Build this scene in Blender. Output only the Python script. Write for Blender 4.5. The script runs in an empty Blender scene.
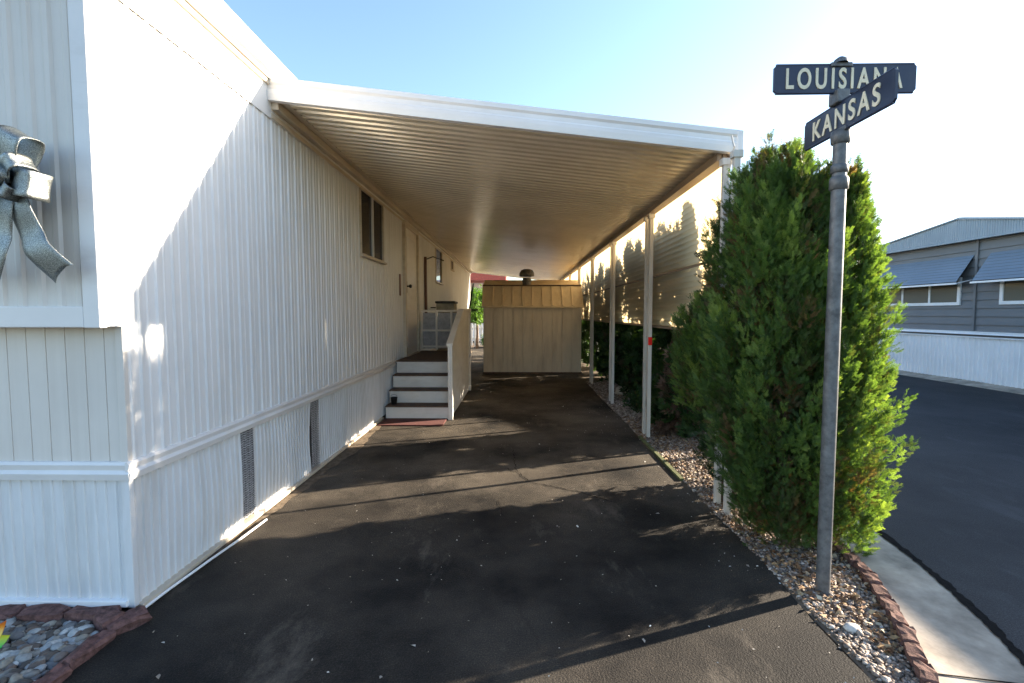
import bpy, bmesh, math, random
import numpy as np
from mathutils import Vector, Matrix
random.seed(7); rng = np.random.default_rng(7)
S = bpy.context.scene
COL = S.collection
R = math.radians
PI = math.pi

# ------------------------------------------------------------------ materials
def new_mat(name):
    m = bpy.data.materials.new(name); m.use_nodes = True
    nt = m.node_tree; nt.nodes.clear()
    out = nt.nodes.new('ShaderNodeOutputMaterial'); b = nt.nodes.new('ShaderNodeBsdfPrincipled')
    nt.links.new(b.outputs[0], out.inputs[0])
    return m, nt, b, out
def N(nt, t, **kw):
    n = nt.nodes.new(t)
    for k, v in kw.items():
        if k in n.inputs: n.inputs[k].default_value = v
        else: setattr(n, k, v)
    return n
def coords(nt, scale=(1,1,1)):
    tc = N(nt, 'ShaderNodeTexCoord'); mp = N(nt, 'ShaderNodeMapping'); mp.inputs['Scale'].default_value = scale
    nt.links.new(tc.outputs['Object'], mp.inputs[0]); return mp.outputs[0]
def ramp(nt, fac, stops):
    r = N(nt, 'ShaderNodeValToRGB'); e = r.color_ramp.elements
    while len(e) < len(stops): e.new(.5)
    for i, (p, c) in enumerate(stops):
        e[i].position = p; e[i].color = (*c, 1) if len(c) == 3 else c
    nt.links.new(fac, r.inputs[0]); return r.outputs[0]
def mixc(nt, fac, a, b, mode='MIX'):
    m = N(nt, 'ShaderNodeMix', data_type='RGBA', blend_type=mode)
    if hasattr(fac, 'name'): nt.links.new(fac, m.inputs[0])
    else: m.inputs[0].default_value = fac
    for s, v in ((6, a), (7, b)):
        if hasattr(v, 'name'): nt.links.new(v, m.inputs[s])
        else: m.inputs[s].default_value = (*v, 1)
    return m.outputs[2]
def noise(nt, vec, scale, detail=4, rough=.6):
    n = N(nt, 'ShaderNodeTexNoise'); n.inputs['Scale'].default_value = scale
    n.inputs['Detail'].default_value = detail; n.inputs['Roughness'].default_value = rough
    nt.links.new(vec, n.inputs['Vector']); return n.outputs['Fac']
def bump(nt, b, h, strength, dist):
    n = N(nt, 'ShaderNodeBump'); n.inputs['Strength'].default_value = strength; n.inputs['Distance'].default_value = dist
    nt.links.new(h, n.inputs['Height']); nt.links.new(n.outputs[0], b.inputs['Normal'])

def mat_paint(name, base, dirt=None, rough=.45, streak=(6, 6, .7), amt=.35, spec=.5, metallic=0, bumpy=.15, lo=.45, hi=.75):
    """painted sheet metal or board with grime streaks and blotches"""
    m, nt, b, _ = new_mat(name)
    dirt = dirt or tuple(c*.55 for c in base)
    v = coords(nt, streak); v2 = coords(nt)
    n1 = noise(nt, v, 1.6, 6, .65); n2 = noise(nt, v2, 1.3, 5, .6)
    f = ramp(nt, n1, [(lo, (0,0,0)), (hi, (1,1,1))])
    m1 = N(nt, 'ShaderNodeMath', operation='MULTIPLY'); nt.links.new(f, m1.inputs[0]); m1.inputs[1].default_value = amt
    c1 = mixc(nt, m1.outputs[0], base, dirt)
    f2 = ramp(nt, n2, [(.35, (.93,.93,.93)), (.65, (1.04,1.04,1.04))])
    c2 = mixc(nt, 1.0, c1, f2, 'MULTIPLY')
    nt.links.new(c2, b.inputs['Base Color'])
    b.inputs['Roughness'].default_value = rough; b.inputs['Metallic'].default_value = metallic
    b.inputs['Specular IOR Level'].default_value = spec
    n3 = noise(nt, v2, 9, 3, .5)
    bump(nt, b, n3, bumpy, .01)
    return m
def mat_plain(name, base, rough=.6, metallic=0, var=.25, scale=14, bumpy=.2, spec=.5):
    m, nt, b, _ = new_mat(name)
    v = coords(nt); n1 = noise(nt, v, scale, 6, .65)
    c = ramp(nt, n1, [(.3, tuple(x*(1-var) for x in base)), (.7, tuple(min(1, x*(1+var)) for x in base))])
    nt.links.new(c, b.inputs['Base Color'])
    b.inputs['Roughness'].default_value = rough; b.inputs['Metallic'].default_value = metallic
    b.inputs['Specular IOR Level'].default_value = spec
    bump(nt, b, noise(nt, v, scale*4, 4, .6), bumpy, .004)
    return m

def mat_asphalt(name, dark, light, patch_scale=.9, crack=True, bs=.9, rough=.72, seal_shade=False):
    m, nt, b, _ = new_mat(name)
    v = coords(nt)
    big = noise(nt, v, patch_scale, 6, .62)
    c = ramp(nt, big, [(.36, dark), (.66, light)])
    if seal_shade:      # shade painted into the street-end sealcoat, sunlit strips beyond kept paler, ragged edge
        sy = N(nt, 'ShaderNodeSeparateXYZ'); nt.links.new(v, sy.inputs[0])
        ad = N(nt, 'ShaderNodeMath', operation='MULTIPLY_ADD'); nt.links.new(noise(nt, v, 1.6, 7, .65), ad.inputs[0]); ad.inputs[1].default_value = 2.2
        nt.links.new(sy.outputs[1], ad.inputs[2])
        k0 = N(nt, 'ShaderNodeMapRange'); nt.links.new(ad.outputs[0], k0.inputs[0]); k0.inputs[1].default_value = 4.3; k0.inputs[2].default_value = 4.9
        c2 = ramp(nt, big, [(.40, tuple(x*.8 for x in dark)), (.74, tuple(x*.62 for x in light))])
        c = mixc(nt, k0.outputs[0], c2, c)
    sp = noise(nt, v, 170, 2, .7)
    spk = ramp(nt, sp, [(.30, (.45,.45,.45)), (.52, (1,1,1)), (.66, (1.9,1.85,1.75)), (.76, (4.2,4.0,3.6))])
    c = mixc(nt, .85, c, spk, 'MULTIPLY')
    # pale worn stains
    st = noise(nt, coords(nt, (1.4, .55, 1)), 1.7, 8, .72)
    stf = ramp(nt, st, [(.56, (0,0,0)), (.72, (1,1,1))])
    k = N(nt, 'ShaderNodeMath', operation='MULTIPLY'); nt.links.new(stf, k.inputs[0]); k.inputs[1].default_value = .33
    c = mixc(nt, k.outputs[0], c, tuple(x*2.3 for x in light))
    if crack:
        vo = N(nt, 'ShaderNodeTexVoronoi', feature='DISTANCE_TO_EDGE'); vo.inputs['Scale'].default_value = .33
        wv = N(nt, 'ShaderNodeVectorMath', operation='ADD')
        nz = N(nt, 'ShaderNodeTexNoise'); nz.inputs['Scale'].default_value = 2.5; nz.inputs['Detail'].default_value = 8
        nt.links.new(v, nz.inputs['Vector'])
        sc = N(nt, 'ShaderNodeVectorMath', operation='SCALE'); sc.inputs['Scale'].default_value = .5
        nt.links.new(nz.outputs['Color'], sc.inputs[0]); nt.links.new(v, wv.inputs[0]); nt.links.new(sc.outputs[0], wv.inputs[1])
        nt.links.new(wv.outputs[0], vo.inputs['Vector'])
        cf = ramp(nt, vo.outputs['Distance'], [(.0, (.45,.42,.4)), (.004, (1,1,1))])
        c = mixc(nt, .35, c, cf, 'MULTIPLY')
    nt.links.new(c, b.inputs['Base Color'])
    b.inputs['Roughness'].default_value = rough; b.inputs['Specular IOR Level'].default_value = .16
    h = noise(nt, v, 120, 3, .7)
    bump(nt, b, h, bs, .006)
    return m

def mat_leaf(name, cols, trans=.35, rough=.55, scale=3.0):
    m, nt, b, out = new_mat(name)
    at = N(nt, 'ShaderNodeAttribute', attribute_name='tone')
    v = coords(nt); n1 = noise(nt, v, scale, 3, .6)
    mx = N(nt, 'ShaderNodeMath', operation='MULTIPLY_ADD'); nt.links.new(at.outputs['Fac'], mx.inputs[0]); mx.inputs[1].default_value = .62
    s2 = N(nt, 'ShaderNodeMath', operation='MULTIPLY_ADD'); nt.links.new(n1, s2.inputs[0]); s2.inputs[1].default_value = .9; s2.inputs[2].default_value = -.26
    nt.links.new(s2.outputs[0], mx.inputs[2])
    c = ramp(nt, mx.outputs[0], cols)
    nt.links.new(c, b.inputs['Base Color']); b.inputs['Roughness'].default_value = rough
    b.inputs['Specular IOR Level'].default_value = .35
    tr = N(nt, 'ShaderNodeBsdfTranslucent')
    tc = mixc(nt, 1.0, c, (1.7, 1.75, .6), 'MULTIPLY'); nt.links.new(tc, tr.inputs[0])
    ms = N(nt, 'ShaderNodeMixShader'); ms.inputs[0].default_value = trans
    nt.links.new(b.outputs[0], ms.inputs[1]); nt.links.new(tr.outputs[0], ms.inputs[2])
    nt.links.new(ms.outputs[0], out.inputs[0])
    return m
def mat_tone(name, cols, rough=.7, bumpy=.3, spec=.4):
    """colour picked per piece from the stored 'tone' value"""
    m, nt, b, out = new_mat(name)
    at = N(nt, 'ShaderNodeAttribute', attribute_name='tone')
    v = coords(nt)
    c = ramp(nt, at.outputs['Fac'], cols)
    f2 = ramp(nt, noise(nt, v, 60, 4, .6), [(.3, (.75,.75,.75)), (.7, (1.2,1.2,1.2))])
    c = mixc(nt, 1.0, c, f2, 'MULTIPLY')
    nt.links.new(c, b.inputs['Base Color']); b.inputs['Roughness'].default_value = rough
    b.inputs['Specular IOR Level'].default_value = spec
    bump(nt, b, noise(nt, v, 120, 3, .6), bumpy, .002)
    return m
def mat_glass(name, col=(.008,.008,.009), rough=.04):
    m, nt, b, _ = new_mat(name)
    b.inputs['Base Color'].default_value = (*col, 1); b.inputs['Roughness'].default_value = rough
    b.inputs['Specular IOR Level'].default_value = .14
    v = coords(nt); bump(nt, b, noise(nt, v, 2.5, 2, .5), .12, .01)
    return m
def mat_translucent_siding(name, base, tcol, f):
    m, nt, b, out = new_mat(name)
    v = coords(nt, (1, .6, 5)); n1 = noise(nt, v, 2.2, 6, .6)
    c = ramp(nt, n1, [(.35, tuple(x*.8 for x in base)), (.65, base)])
    nt.links.new(c, b.inputs['Base Color']); b.inputs['Roughness'].default_value = .45
    tr = N(nt, 'ShaderNodeBsdfTranslucent')
    tc = ramp(nt, n1, [(.35, tuple(x*.85 for x in tcol)), (.65, tcol)]); nt.links.new(tc, tr.inputs[0])
    ms = N(nt, 'ShaderNodeMixShader'); ms.inputs[0].default_value = f
    nt.links.new(b.outputs[0], ms.inputs[1]); nt.links.new(tr.outputs[0], ms.inputs[2]); nt.links.new(ms.outputs[0], out.inputs[0])
    return m

M = {}
M['home_white'] = mat_paint('home_white', (.79,.785,.775), (.50,.46,.40), rough=.42, streak=(5,9,.35), amt=.28)
M['front_white'] = mat_paint('front_white', (.70,.655,.60), (.48,.43,.37), rough=.5, streak=(7,5,.35), amt=.3)
M['trim_white'] = mat_paint('trim_white', (.76,.74,.72), (.42,.37,.31), rough=.4, streak=(2,2,6), amt=.3, lo=.52, hi=.8)
M['trim_tan'] = mat_paint('trim_tan', (.62,.54,.43), (.30,.23,.16), rough=.45, streak=(3,1,8), amt=.45)
M['skirt_white'] = mat_paint('skirt_white', (.74,.745,.75), (.40,.38,.33), rough=.45, streak=(6,6,.8), amt=.42)
M['ceiling'] = mat_paint('awning_paint', (.86,.77,.60), (.58,.48,.34), rough=.25, streak=(1.2,1.2,1), amt=.45, spec=.8, bumpy=.05, metallic=.28)
M['fascia'] = mat_paint('fascia_paint', (.80,.79,.78), (.55,.52,.48), rough=.35, streak=(.7,2,9), amt=.25)
M['beam'] = mat_paint('beam_paint', (.25,.18,.12), (.20,.14,.09), rough=.5, streak=(2,1,6), amt=.5)
M['post'] = mat_paint('post_paint', (.60,.56,.50), (.32,.27,.2), rough=.5, streak=(9,9,.8), amt=.5)
M['screen'] = mat_translucent_siding('screen_fiberglass', (.60,.48,.30), (.95,.76,.45), .57)
M['dark_glass'] = mat_glass('window_glass')
M['pale_glass'] = mat_glass('pale_window_glass', (.16,.15,.12), .08)
M['dark_metal'] = mat_plain('dark_metal', (.035,.033,.03), .45, .3)
M['steel'] = mat_plain('galvanised_steel', (.14,.14,.14), .55, .35, .45, 22)
M['tar'] = mat_plain('tar', (.012,.011,.011), .95, 0, .4, 30, .6, .05)
M['black'] = mat_plain('black_plastic', (.02,.02,.02), .5)
M['mesh_vent'] = mat_plain('vent_mesh', (.33,.33,.34), .6, .2, .5, 60, .8)
M['asphalt'] = mat_asphalt('driveway_asphalt', (.016,.0145,.0135), (.125,.106,.084), seal_shade=True)
M['street'] = mat_asphalt('street_asphalt', (.015,.018,.022), (.036,.038,.042), .8, False, .6)
M['concrete'] = mat_plain('gutter_concrete', (.36,.31,.25), .9, 0, .5, 3.2, .9, .15)
M['soil'] = mat_plain('dry_soil', (.15,.12,.09), .95, 0, .35, 8, .8, .1)
M['bedsoil'] = mat_plain('bed_soil', (.17,.135,.10), .95, 0, .45, 22, .9, .1)
M['brick'] = mat_plain('red_concrete_brick', (.14,.078,.064), .9, 0, .6, 30, .8, .2)
M['brick_dark'] = mat_plain('weathered_red_block', (.14,.075,.066), .9, 0, .65, 30, .8, .2)
M['shed'] = mat_paint('shed_boards', (.80,.70,.56), (.34,.27,.2), rough=.65, streak=(4,4,.6), amt=.45)
M['shed_roof'] = mat_paint('shed_roof_boards', (.76,.62,.42), (.48,.34,.17), rough=.6, streak=(5,5,.6), amt=.5)
M['step'] = mat_paint('step_paint', (.84,.80,.74), (.40,.33,.26), rough=.5, streak=(2,2,5), amt=.3)
M['tread'] = mat_plain('brown_tread', (.11,.07,.05), .8)
M['red_mat'] = mat_plain('red_mat', (.11,.035,.03), .9, 0, .3, 40)
M['sign'] = mat_paint('sign_enamel', (.022,.028,.055), (.06,.06,.07), rough=.32, streak=(8,8,3), amt=.5, bumpy=.05)
M['letter'] = mat_plain('letter_paint', (.80,.70,.50), .5, 0, .12, 30, .1)
M['blue_grey'] = mat_paint('blue_grey_metal', (.27,.33,.38), (.18,.22,.26), rough=.45, streak=(1,6,.6), amt=.4)
M['grey_siding'] = mat_paint('grey_siding', (.165,.172,.180), (.16,.16,.16), rough=.6, streak=(1,1,6), amt=.4)
M['panel_grey'] = mat_plain('panel_grey', (.42,.42,.44), .6)
M['awning_blue'] = mat_paint('window_awning_metal', (.17,.22,.28), (.15,.19,.24), rough=.4, streak=(1,2,2), amt=.4)
M['white'] = mat_paint('clean_white', (.86,.86,.86), (.6,.6,.6), rough=.5, amt=.2)
M['red_paint'] = mat_plain('red_roof_paint', (.42,.08,.05), .6)
M['wood_green'] = mat_plain('mossy_wood', (.12,.13,.05), .9, 0, .5, 12, .7)
M['bark'] = mat_plain('bark', (.12,.08,.055), .9, 0, .4, 25, .8)
M['brown'] = mat_plain('brown_wood', (.14,.06,.035), .5)
M['curtain'] = mat_plain('curtain_cloth', (.32,.29,.22), .9, 0, .35, 6)
M['stone'] = mat_plain('pale_stone', (.52,.5,.46), .8, 0, .25, 12)
M['reflector'] = mat_plain('red_reflector', (.75,.02,.015), .25)
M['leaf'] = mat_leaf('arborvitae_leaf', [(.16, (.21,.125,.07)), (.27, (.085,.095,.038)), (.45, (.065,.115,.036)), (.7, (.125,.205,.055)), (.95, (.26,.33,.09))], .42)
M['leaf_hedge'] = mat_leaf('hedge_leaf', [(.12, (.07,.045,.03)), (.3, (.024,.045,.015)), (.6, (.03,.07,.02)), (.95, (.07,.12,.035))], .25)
M['leaf_bright'] = mat_leaf('broad_leaf', [(.1, (.04,.08,.02)), (.5, (.08,.17,.035)), (.95, (.16,.26,.06))], .4)
M['twig'] = mat_leaf('dry_twig', [(.1, (.07,.04,.03)), (.5, (.14,.085,.06)), (.95, (.22,.15,.10))], .1)
M['pebble'] = mat_tone('bed_gravel', [(0, (.11,.085,.065)), (.35, (.24,.18,.14)), (.6, (.36,.30,.25)), (.85, (.50,.44,.38)), (1, (.66,.62,.57))])
M['river'] = mat_tone('river_pebble', [(0, (.06,.055,.05)), (.25, (.17,.12,.09)), (.45, (.14,.15,.16)), (.65, (.29,.25,.19)), (.85, (.26,.28,.29)), (1, (.48,.47,.44))], .55)
M['litter'] = mat_tone('leaf_litter', [(0, (.10,.05,.025)), (.5, (.24,.13,.06)), (.8, (.36,.24,.12)), (1, (.50,.42,.30))], .8)
M['specks'] = mat_tone('pale_specks', [(0, (.25,.2,.15)), (.5, (.5,.46,.4)), (1, (.78,.76,.7))], .8)

# silver ribbon with glitter
def ribbon_mat():
    m, nt, b, _ = new_mat('silver_ribbon')
    v = coords(nt); n1 = noise(nt, v, 420, 2, .7); n2 = noise(nt, v, 14, 3, .6)
    c = ramp(nt, n1, [(.35, (.10,.11,.11)), (.5, (.26,.28,.27)), (.68, (.62,.65,.62))])
    nt.links.new(c, b.inputs['Base Color']); b.inputs['Metallic'].default_value = .9
    b.inputs['Roughness'].default_value = .33
    bump(nt, b, n1, .7, .003); return m
M['ribbon'] = ribbon_mat()
def rainbow_mat():
    m, nt, b, _ = new_mat('rainbow_vinyl')
    tc = N(nt, 'ShaderNodeTexCoord'); sp = N(nt, 'ShaderNodeSeparateXYZ'); nt.links.new(tc.outputs['Generated'], sp.inputs[0])
    c = ramp(nt, sp.outputs[2], [(0, (.02,.10,.5)), (.28, (.02,.42,.06)), (.5, (.75,.62,.02)), (.68, (.8,.22,.02)), (.9, (.65,.02,.02))])
    nt.links.new(c, b.inputs['Base Color']); b.inputs['Roughness'].default_value = .35; return m
M['rainbow'] = rainbow_mat()

# ------------------------------------------------------------------ object helpers
WLOC = {}
def link(o, parent=None, wloc=(0,0,0)):
    COL.objects.link(o)
    if parent is not None:
        o.parent = parent
        p = WLOC[parent.name]; o.location = Vector(wloc) - p
    else: o.location = wloc
    WLOC[o.name] = Vector(wloc)
    return o
def thing(name, label, cat, loc=(0,0,0), group=None):
    o = bpy.data.objects.new(name, None); link(o, None, loc); o.empty_display_size = .1
    o['label'] = label; o['category'] = cat
    if group: o['group'] = group
    return o
def tag(o, label=None, cat=None, group=None, kind=None):
    if label: o['label'] = label
    if cat: o['category'] = cat
    if group: o['group'] = group
    if kind: o['kind'] = kind
    return o

class MB:
    def __init__(s): s.v = []; s.f = []; s.sm = []
    def add(s, vs, fs, smooth=False):
        k = len(s.v); s.v += [tuple(p) for p in vs]
        s.f += [tuple(i+k for i in f) for f in fs]; s.sm += [smooth]*len(fs); return s
    def box(s, x0, x1, y0, y1, z0, z1, bev=0):
        if bev > 0:
            bm = bmesh.new(); bmesh.ops.create_cube(bm, size=1)
            for v in bm.verts:
                v.co = Vector(((x0+x1)/2+v.co.x*(x1-x0), (y0+y1)/2+v.co.y*(y1-y0), (z0+z1)/2+v.co.z*(z1-z0)))
            bmesh.ops.bevel(bm, geom=list(bm.edges), offset=bev, segments=2, affect='EDGES', profile=.5)
            s.bm(bm); return s
        vs = [(x,y,z) for x in (x0,x1) for y in (y0,y1) for z in (z0,z1)]
        return s.add(vs, [(0,1,3,2),(4,6,7,5),(0,4,5,1),(2,3,7,6),(0,2,6,4),(1,5,7,3)])
    def bm(s, bm, mat=None, smooth=False):
        bm.verts.ensure_lookup_table(); bm.verts.index_update()
        vs = [(mat @ v.co if mat else v.co.copy()) for v in bm.verts]
        s.add(vs, [tuple(v.index for v in f.verts) for f in bm.faces], smooth); bm.free(); return s
    def obox(s, c, ax, ay, az, sx, sy, sz, bev=0):
        """oriented box: centre, unit axes, full sizes"""
        c = Vector(c); t = MB().box(-sx/2, sx/2, -sy/2, sy/2, -sz/2, sz/2, bev)
        ax, ay, az = Vector(ax), Vector(ay), Vector(az)
        return s.add([c + ax*p[0] + ay*p[1] + az*p[2] for p in t.v], t.f)
    def tube(s, pts, rad, n=10, cap=True, smooth=True):
        pts = [Vector(p) for p in pts]; rads = rad if isinstance(rad, (list,tuple)) else [rad]*len(pts)
        rings = []; ref = None
        for i, p in enumerate(pts):
            d = (pts[min(i+1,len(pts)-1)] - pts[max(i-1,0)]).normalized()
            if ref is None:
                ref = Vector((0,0,1)) if abs(d.z) < .9 else Vector((1,0,0))
            u = d.cross(ref).normalized(); w = d.cross(u).normalized(); ref = u.cross(d) * 1.0
            ref = -w if False else ref
            rings.append([p + (u*math.cos(2*PI*k/n) + w*math.sin(2*PI*k/n))*rads[i] for k in range(n)])
        vs = [q for r in rings for q in r]; fs = []
        for i in range(len(pts)-1):
            for k in range(n):
                a = i*n+k; b = i*n+(k+1)%n; fs.append((a, b, b+n, a+n))
        s.add(vs, fs, smooth)
        if cap:
            s.add(rings[0], [tuple(range(n))]); s.add(rings[-1], [tuple(reversed(range(n)))])
        return s
    def lathe(s, c, prof, n=28):
        cx, cy = c; vs = []; fs = []
        for (r, z) in prof:
            for k in range(n): vs.append((cx+r*math.cos(2*PI*k/n), cy+r*math.sin(2*PI*k/n), z))
        for i in range(len(prof)-1):
            for k in range(n):
                a = i*n+k; b = i*n+(k+1)%n; fs.append((a, b, b+n, a+n))
        return s.add(vs, fs, True)
    def prism(s, poly, a0, a1, axis):
        """extrude a closed 2D polygon along an axis; poly in the two other axes, in xyz order"""
        n = len(poly)
        def P(p, a): return (a,p[0],p[1]) if axis == 0 else ((p[0],a,p[1]) if axis == 1 else (p[0],p[1],a))
        vs = [P(p,a0) for p in poly] + [P(p,a1) for p in poly]
        fs = [tuple(range(n)), tuple(reversed(range(n,2*n)))] + [(i,(i+1)%n,(i+1)%n+n,i+n) for i in range(n)]
        return s.add(vs, fs)
    def build(s, name, mat, parent=None, loc=None, recalc=True):
        me = bpy.data.meshes.new(name)
        if loc is None:
            loc = WLOC[parent.name] if parent is not None else Vector((0,0,0))
        L = Vector(loc)
        me.from_pydata([tuple(Vector(p)-L) for p in s.v], [], s.f)
        me.polygons.foreach_set('use_smooth', s.sm)
        if recalc:
            bm = bmesh.new(); bm.from_mesh(me); bmesh.ops.recalc_face_normals(bm, faces=bm.faces); bm.to_mesh(me); bm.free()
        me.materials.append(M[mat] if isinstance(mat, str) else mat)
        o = bpy.data.objects.new(name, me); link(o, parent, L); return o

def poly_sheet(name, pts, z, mat, kind='structure'):
    b = MB().add([(x,y,z) for x,y in pts], [tuple(range(len(pts)))])
    o = b.build(name, mat, recalc=False); o['kind'] = kind; return o
def strip_sheet(name, inner, outer, z0, z1, mat):
    n = len(inner); b = MB()
    vs = [(x,y,z0) for x,y in inner] + [(x,y,z1) for x,y in outer]
    b.add(vs, [(i, i+n, i+1+n, i+1) for i in range(n-1)], True)
    o = b.build(name, mat, recalc=False); o['kind'] = 'structure'; return o

# ------------------------------------------------------------------ ground
poly_sheet('ground', [(-150,-60),(150,-60),(150,260),(-150,260)], -.030, 'soil')
BR = [(1.10,.55),(1.20,.95),(1.32,1.25),(1.44,1.50),(1.565,1.76),(1.69,2.03),(1.79,2.27),(1.87,2.52),(1.95,3.0),(2.01,3.6),(2.05,4.5),(2.06,8.0),(2.06,24.0)]
GO = [(1.40,.45),(1.53,.85),(1.68,1.18),(1.85,1.50),(2.02,1.82),(2.13,2.12),(2.21,2.42),(2.27,2.70),(2.33,3.1),(2.38,3.65),(2.41,4.5),(2.42,8.0),(2.42,24.0)]
poly_sheet('street', [(-30,-40),(60,-40),(60,.45)] + [] + [(9.14,.45),(9.14,60),(2.30,60),(2.30,24),(2.30,8),(2.29,4.5),(2.26,3.65),(2.2,3.1),(2.1,2.5),(1.9,1.85),(1.55,1.1),(1.2,.5),(1.2,-.5),(-30,-.5)], -.018, 'street')
strip_sheet('gutter', BR, GO, .004, -.008, 'concrete')
# driveway, slightly undulating grid
def driveway():
    b = MB(); xs = np.linspace(-1.80, 1.37, 14); ys = np.concatenate([np.linspace(-.5, 8, 40), np.linspace(8.4, 20, 20)])
    vs = []; nx = len(xs)
    for y in ys:
        for i, x in enumerate(xs):
            e = .018*math.sin(y*2.1+1)+.012*math.sin(y*5.3) if i == nx-1 else 0
            if y < 1.6 and i == nx-1: e -= .02
            vs.append((x+e, y, 0 - .002*math.sin(y*1.3)*math.sin(x*2)**2))
    fs = [(j*nx+i, j*nx+i+1, (j+1)*nx+i+1, (j+1)*nx+i) for j in range(len(ys)-1) for i in range(nx-1)]
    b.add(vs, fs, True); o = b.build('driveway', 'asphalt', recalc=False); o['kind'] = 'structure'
driveway()
bed = [(1.36,1.2),(1.32,1.25)] + BR[3:] + [(1.36,24.0)]
poly_sheet('planting_bed', bed, -.006, 'bedsoil')
poly_sheet('pebble_bed', [(-6,-.5),(-1.80,-.5),(-1.80,2.2),(-6,2.2)], -.004, 'bedsoil')
# dark tar seam between gutter and street
b = MB(); gs = []
for i in range(len(GO)-1):
    for k in range(12):
        t = k/12; x = GO[i][0]*(1-t)+GO[i+1][0]*t; y = GO[i][1]*(1-t)+GO[i+1][1]*t; gs.append((x, y))
vs = []
for i, (x, y) in enumerate(gs):
    w = .016+.022*random.random(); vs += [(x-w*.6, y, -.0030), (x+w, y+.0, -.0030)]
b.add(vs, [(2*i,2*i+1,2*i+3,2*i+2) for i in range(len(gs)-1)])
o = b.build('tar_seam', 'tar', recalc=False); o['kind'] = 'structure'

def crack(pts, w, seed):
    r = random.Random(seed); b = MB(); q = []
    for i in range(len(pts)-1):
        (x0,y0),(x1,y1) = pts[i], pts[i+1]; n = max(3, int(math.hypot(x1-x0,y1-y0)/.03))
        for k in range(n): t = k/n; q.append((x0+(x1-x0)*t+r.uniform(-.010,.010), y0+(y1-y0)*t+r.uniform(-.012,.012)))
    vs = []
    for i, (x,y) in enumerate(q):
        ww = w*r.uniform(.3,1)*min(1, i/6+.1, (len(q)-i)/6+.1); vs += [(x-ww*.5,y-ww*.6,.0045),(x+ww*.5,y+ww*.6,.0045)]
    b.add(vs, [(2*i,2*i+1,2*i+3,2*i+2) for i in range(len(q)-1)])
    o = b.build('driveway_crack', 'tar', recalc=False); o['kind'] = 'structure'
crack([(-.05,4.9),(-.02,4.2),(.10,3.9),(.45,3.7),(.75,3.45)], .008, 1)
crack([(-.35,4.15),(-.10,4.25),(.05,4.05)], .006, 2)
crack([(.10,3.9),(-.15,3.5),(-.10,3.2)], .005, 3)
crack([(.45,3.7),(.8,3.85),(1.3,3.75)], .005, 4)
ys = np.linspace(2.2, 17.5, 240); vs = []; r0 = random.Random(4); w_ = .07
for y in ys:
    w_ = max(.03, min(.17, w_+r0.uniform(-.022,.022))); vs += [(-1.80,y,.004),(-1.80+.02+w_*(.5 if y < 3 else 1),y,.004)]
b = MB().add(vs, [(2*i,2*i+1,2*i+3,2*i+2) for i in range(len(ys)-1)]); o = b.build('dirt_verge', 'bedsoil', recalc=False); o['kind'] = 'structure'
for (x0,y0,x1,y1) in ((1.585,1.80,2.00,1.74),(2.005,3.35,2.345,3.30),(1.25,.98,1.62,.92)):
    b = MB(); b.add([(x0,y0,.0065),(x1,y1,-.002),(x1,y1+.009,-.002),(x0,y0+.009,.0065)],[(0,1,2,3)]); o = b.build('gutter_joint', 'tar', recalc=False); o['kind'] = 'structure'
# ------------------------------------------------------------------ mobile home
W = -1.78; FY = 2.135; YE = 17.9; BAND = .68; SEAM = 2.80; EAVE = 3.04
home = thing('mobile_home', 'long white ribbed metal mobile home along the left of the driveway', 'mobile home', (W, FY, 0))
def rib_profile(a0, a1, pitch, style):
    """list of (pos, height) for ribs between a0 and a1"""
    pts = []; a = a0
    while a < a1 - 1e-4:
        if style == 'wall':
            q = [(0,0),(.030,0),(.036,.0035),(.044,.0035),(.050,0),(.088,0),(.095,.009),(.110,.009)]; P = .117
        elif style == 'skirt':
            q = [(0,0),(.034,0),(.038,.007),(.046,.007)]; P = .0495
        elif style == 'board':
            q = [(0,0),(.084,0),(.085,-.004),(.088,-.004)]; P = .089
        elif style == 'vertical':
            q = [(0,0),(.040,.002),(.055,.010),(.075,.010)]; P = .085
        for p, h in q:
            if a+p < a1: pts.append((a+p, h))
        a += P
    pts.append((a1, 0)); return pts
def ribbed_x(b, x, y0, y1, z0, z1, style='wall', ph=0):       # wall facing +X
    pr = rib_profile(y0-ph, y1, 0, style); pr = [(max(p,y0),h) for p,h in pr if p >= y0-.12]
    vs = []; 
    for p, h in pr: vs += [(x+h, p, z0), (x+h, p, z1)]
    b.add(vs, [(2*i, 2*i+2, 2*i+3, 2*i+1) for i in range(len(pr)-1)])
def ribbed_y(b, y, x0, x1, z0, z1, style='board'):             # wall facing -Y
    pr = rib_profile(x0, x1, 0, style); vs = []
    for p, h in pr: vs += [(p, y-h, z0), (p, y-h, z1)]
    b.add(vs, [(2*i, 2*i+1, 2*i+3, 2*i+2) for i in range(len(pr)-1)])
WIN = [(5.42,6.33,2.06,2.80), (10.35,11.15,2.07,2.80), (12.7,13.15,2.55,2.80)]
b = MB()
segs = []; y = FY
for (a,c,z0,z1) in WIN: segs.append((y,a,BAND,SEAM)); segs.append((a,c,BAND,z0)); y = c
segs.append((y, YE, BAND, SEAM))
# leave out the door opening
final = []
for s0, s1, z0, z1 in segs:
    if s0 < 7.55 < s1: final += [(s0,7.40,z0,z1), (8.42,s1,z0,z1)]
    else: final.append((s0,s1,z0,z1))
for s0,s1,z0,z1 in final:
    ph = (s0-FY) % .117
    ribbed_x(b, W, s0, s1, z0, z1, 'wall', ph)
b.build('side_wall', 'home_white', home, recalc=False)
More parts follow.
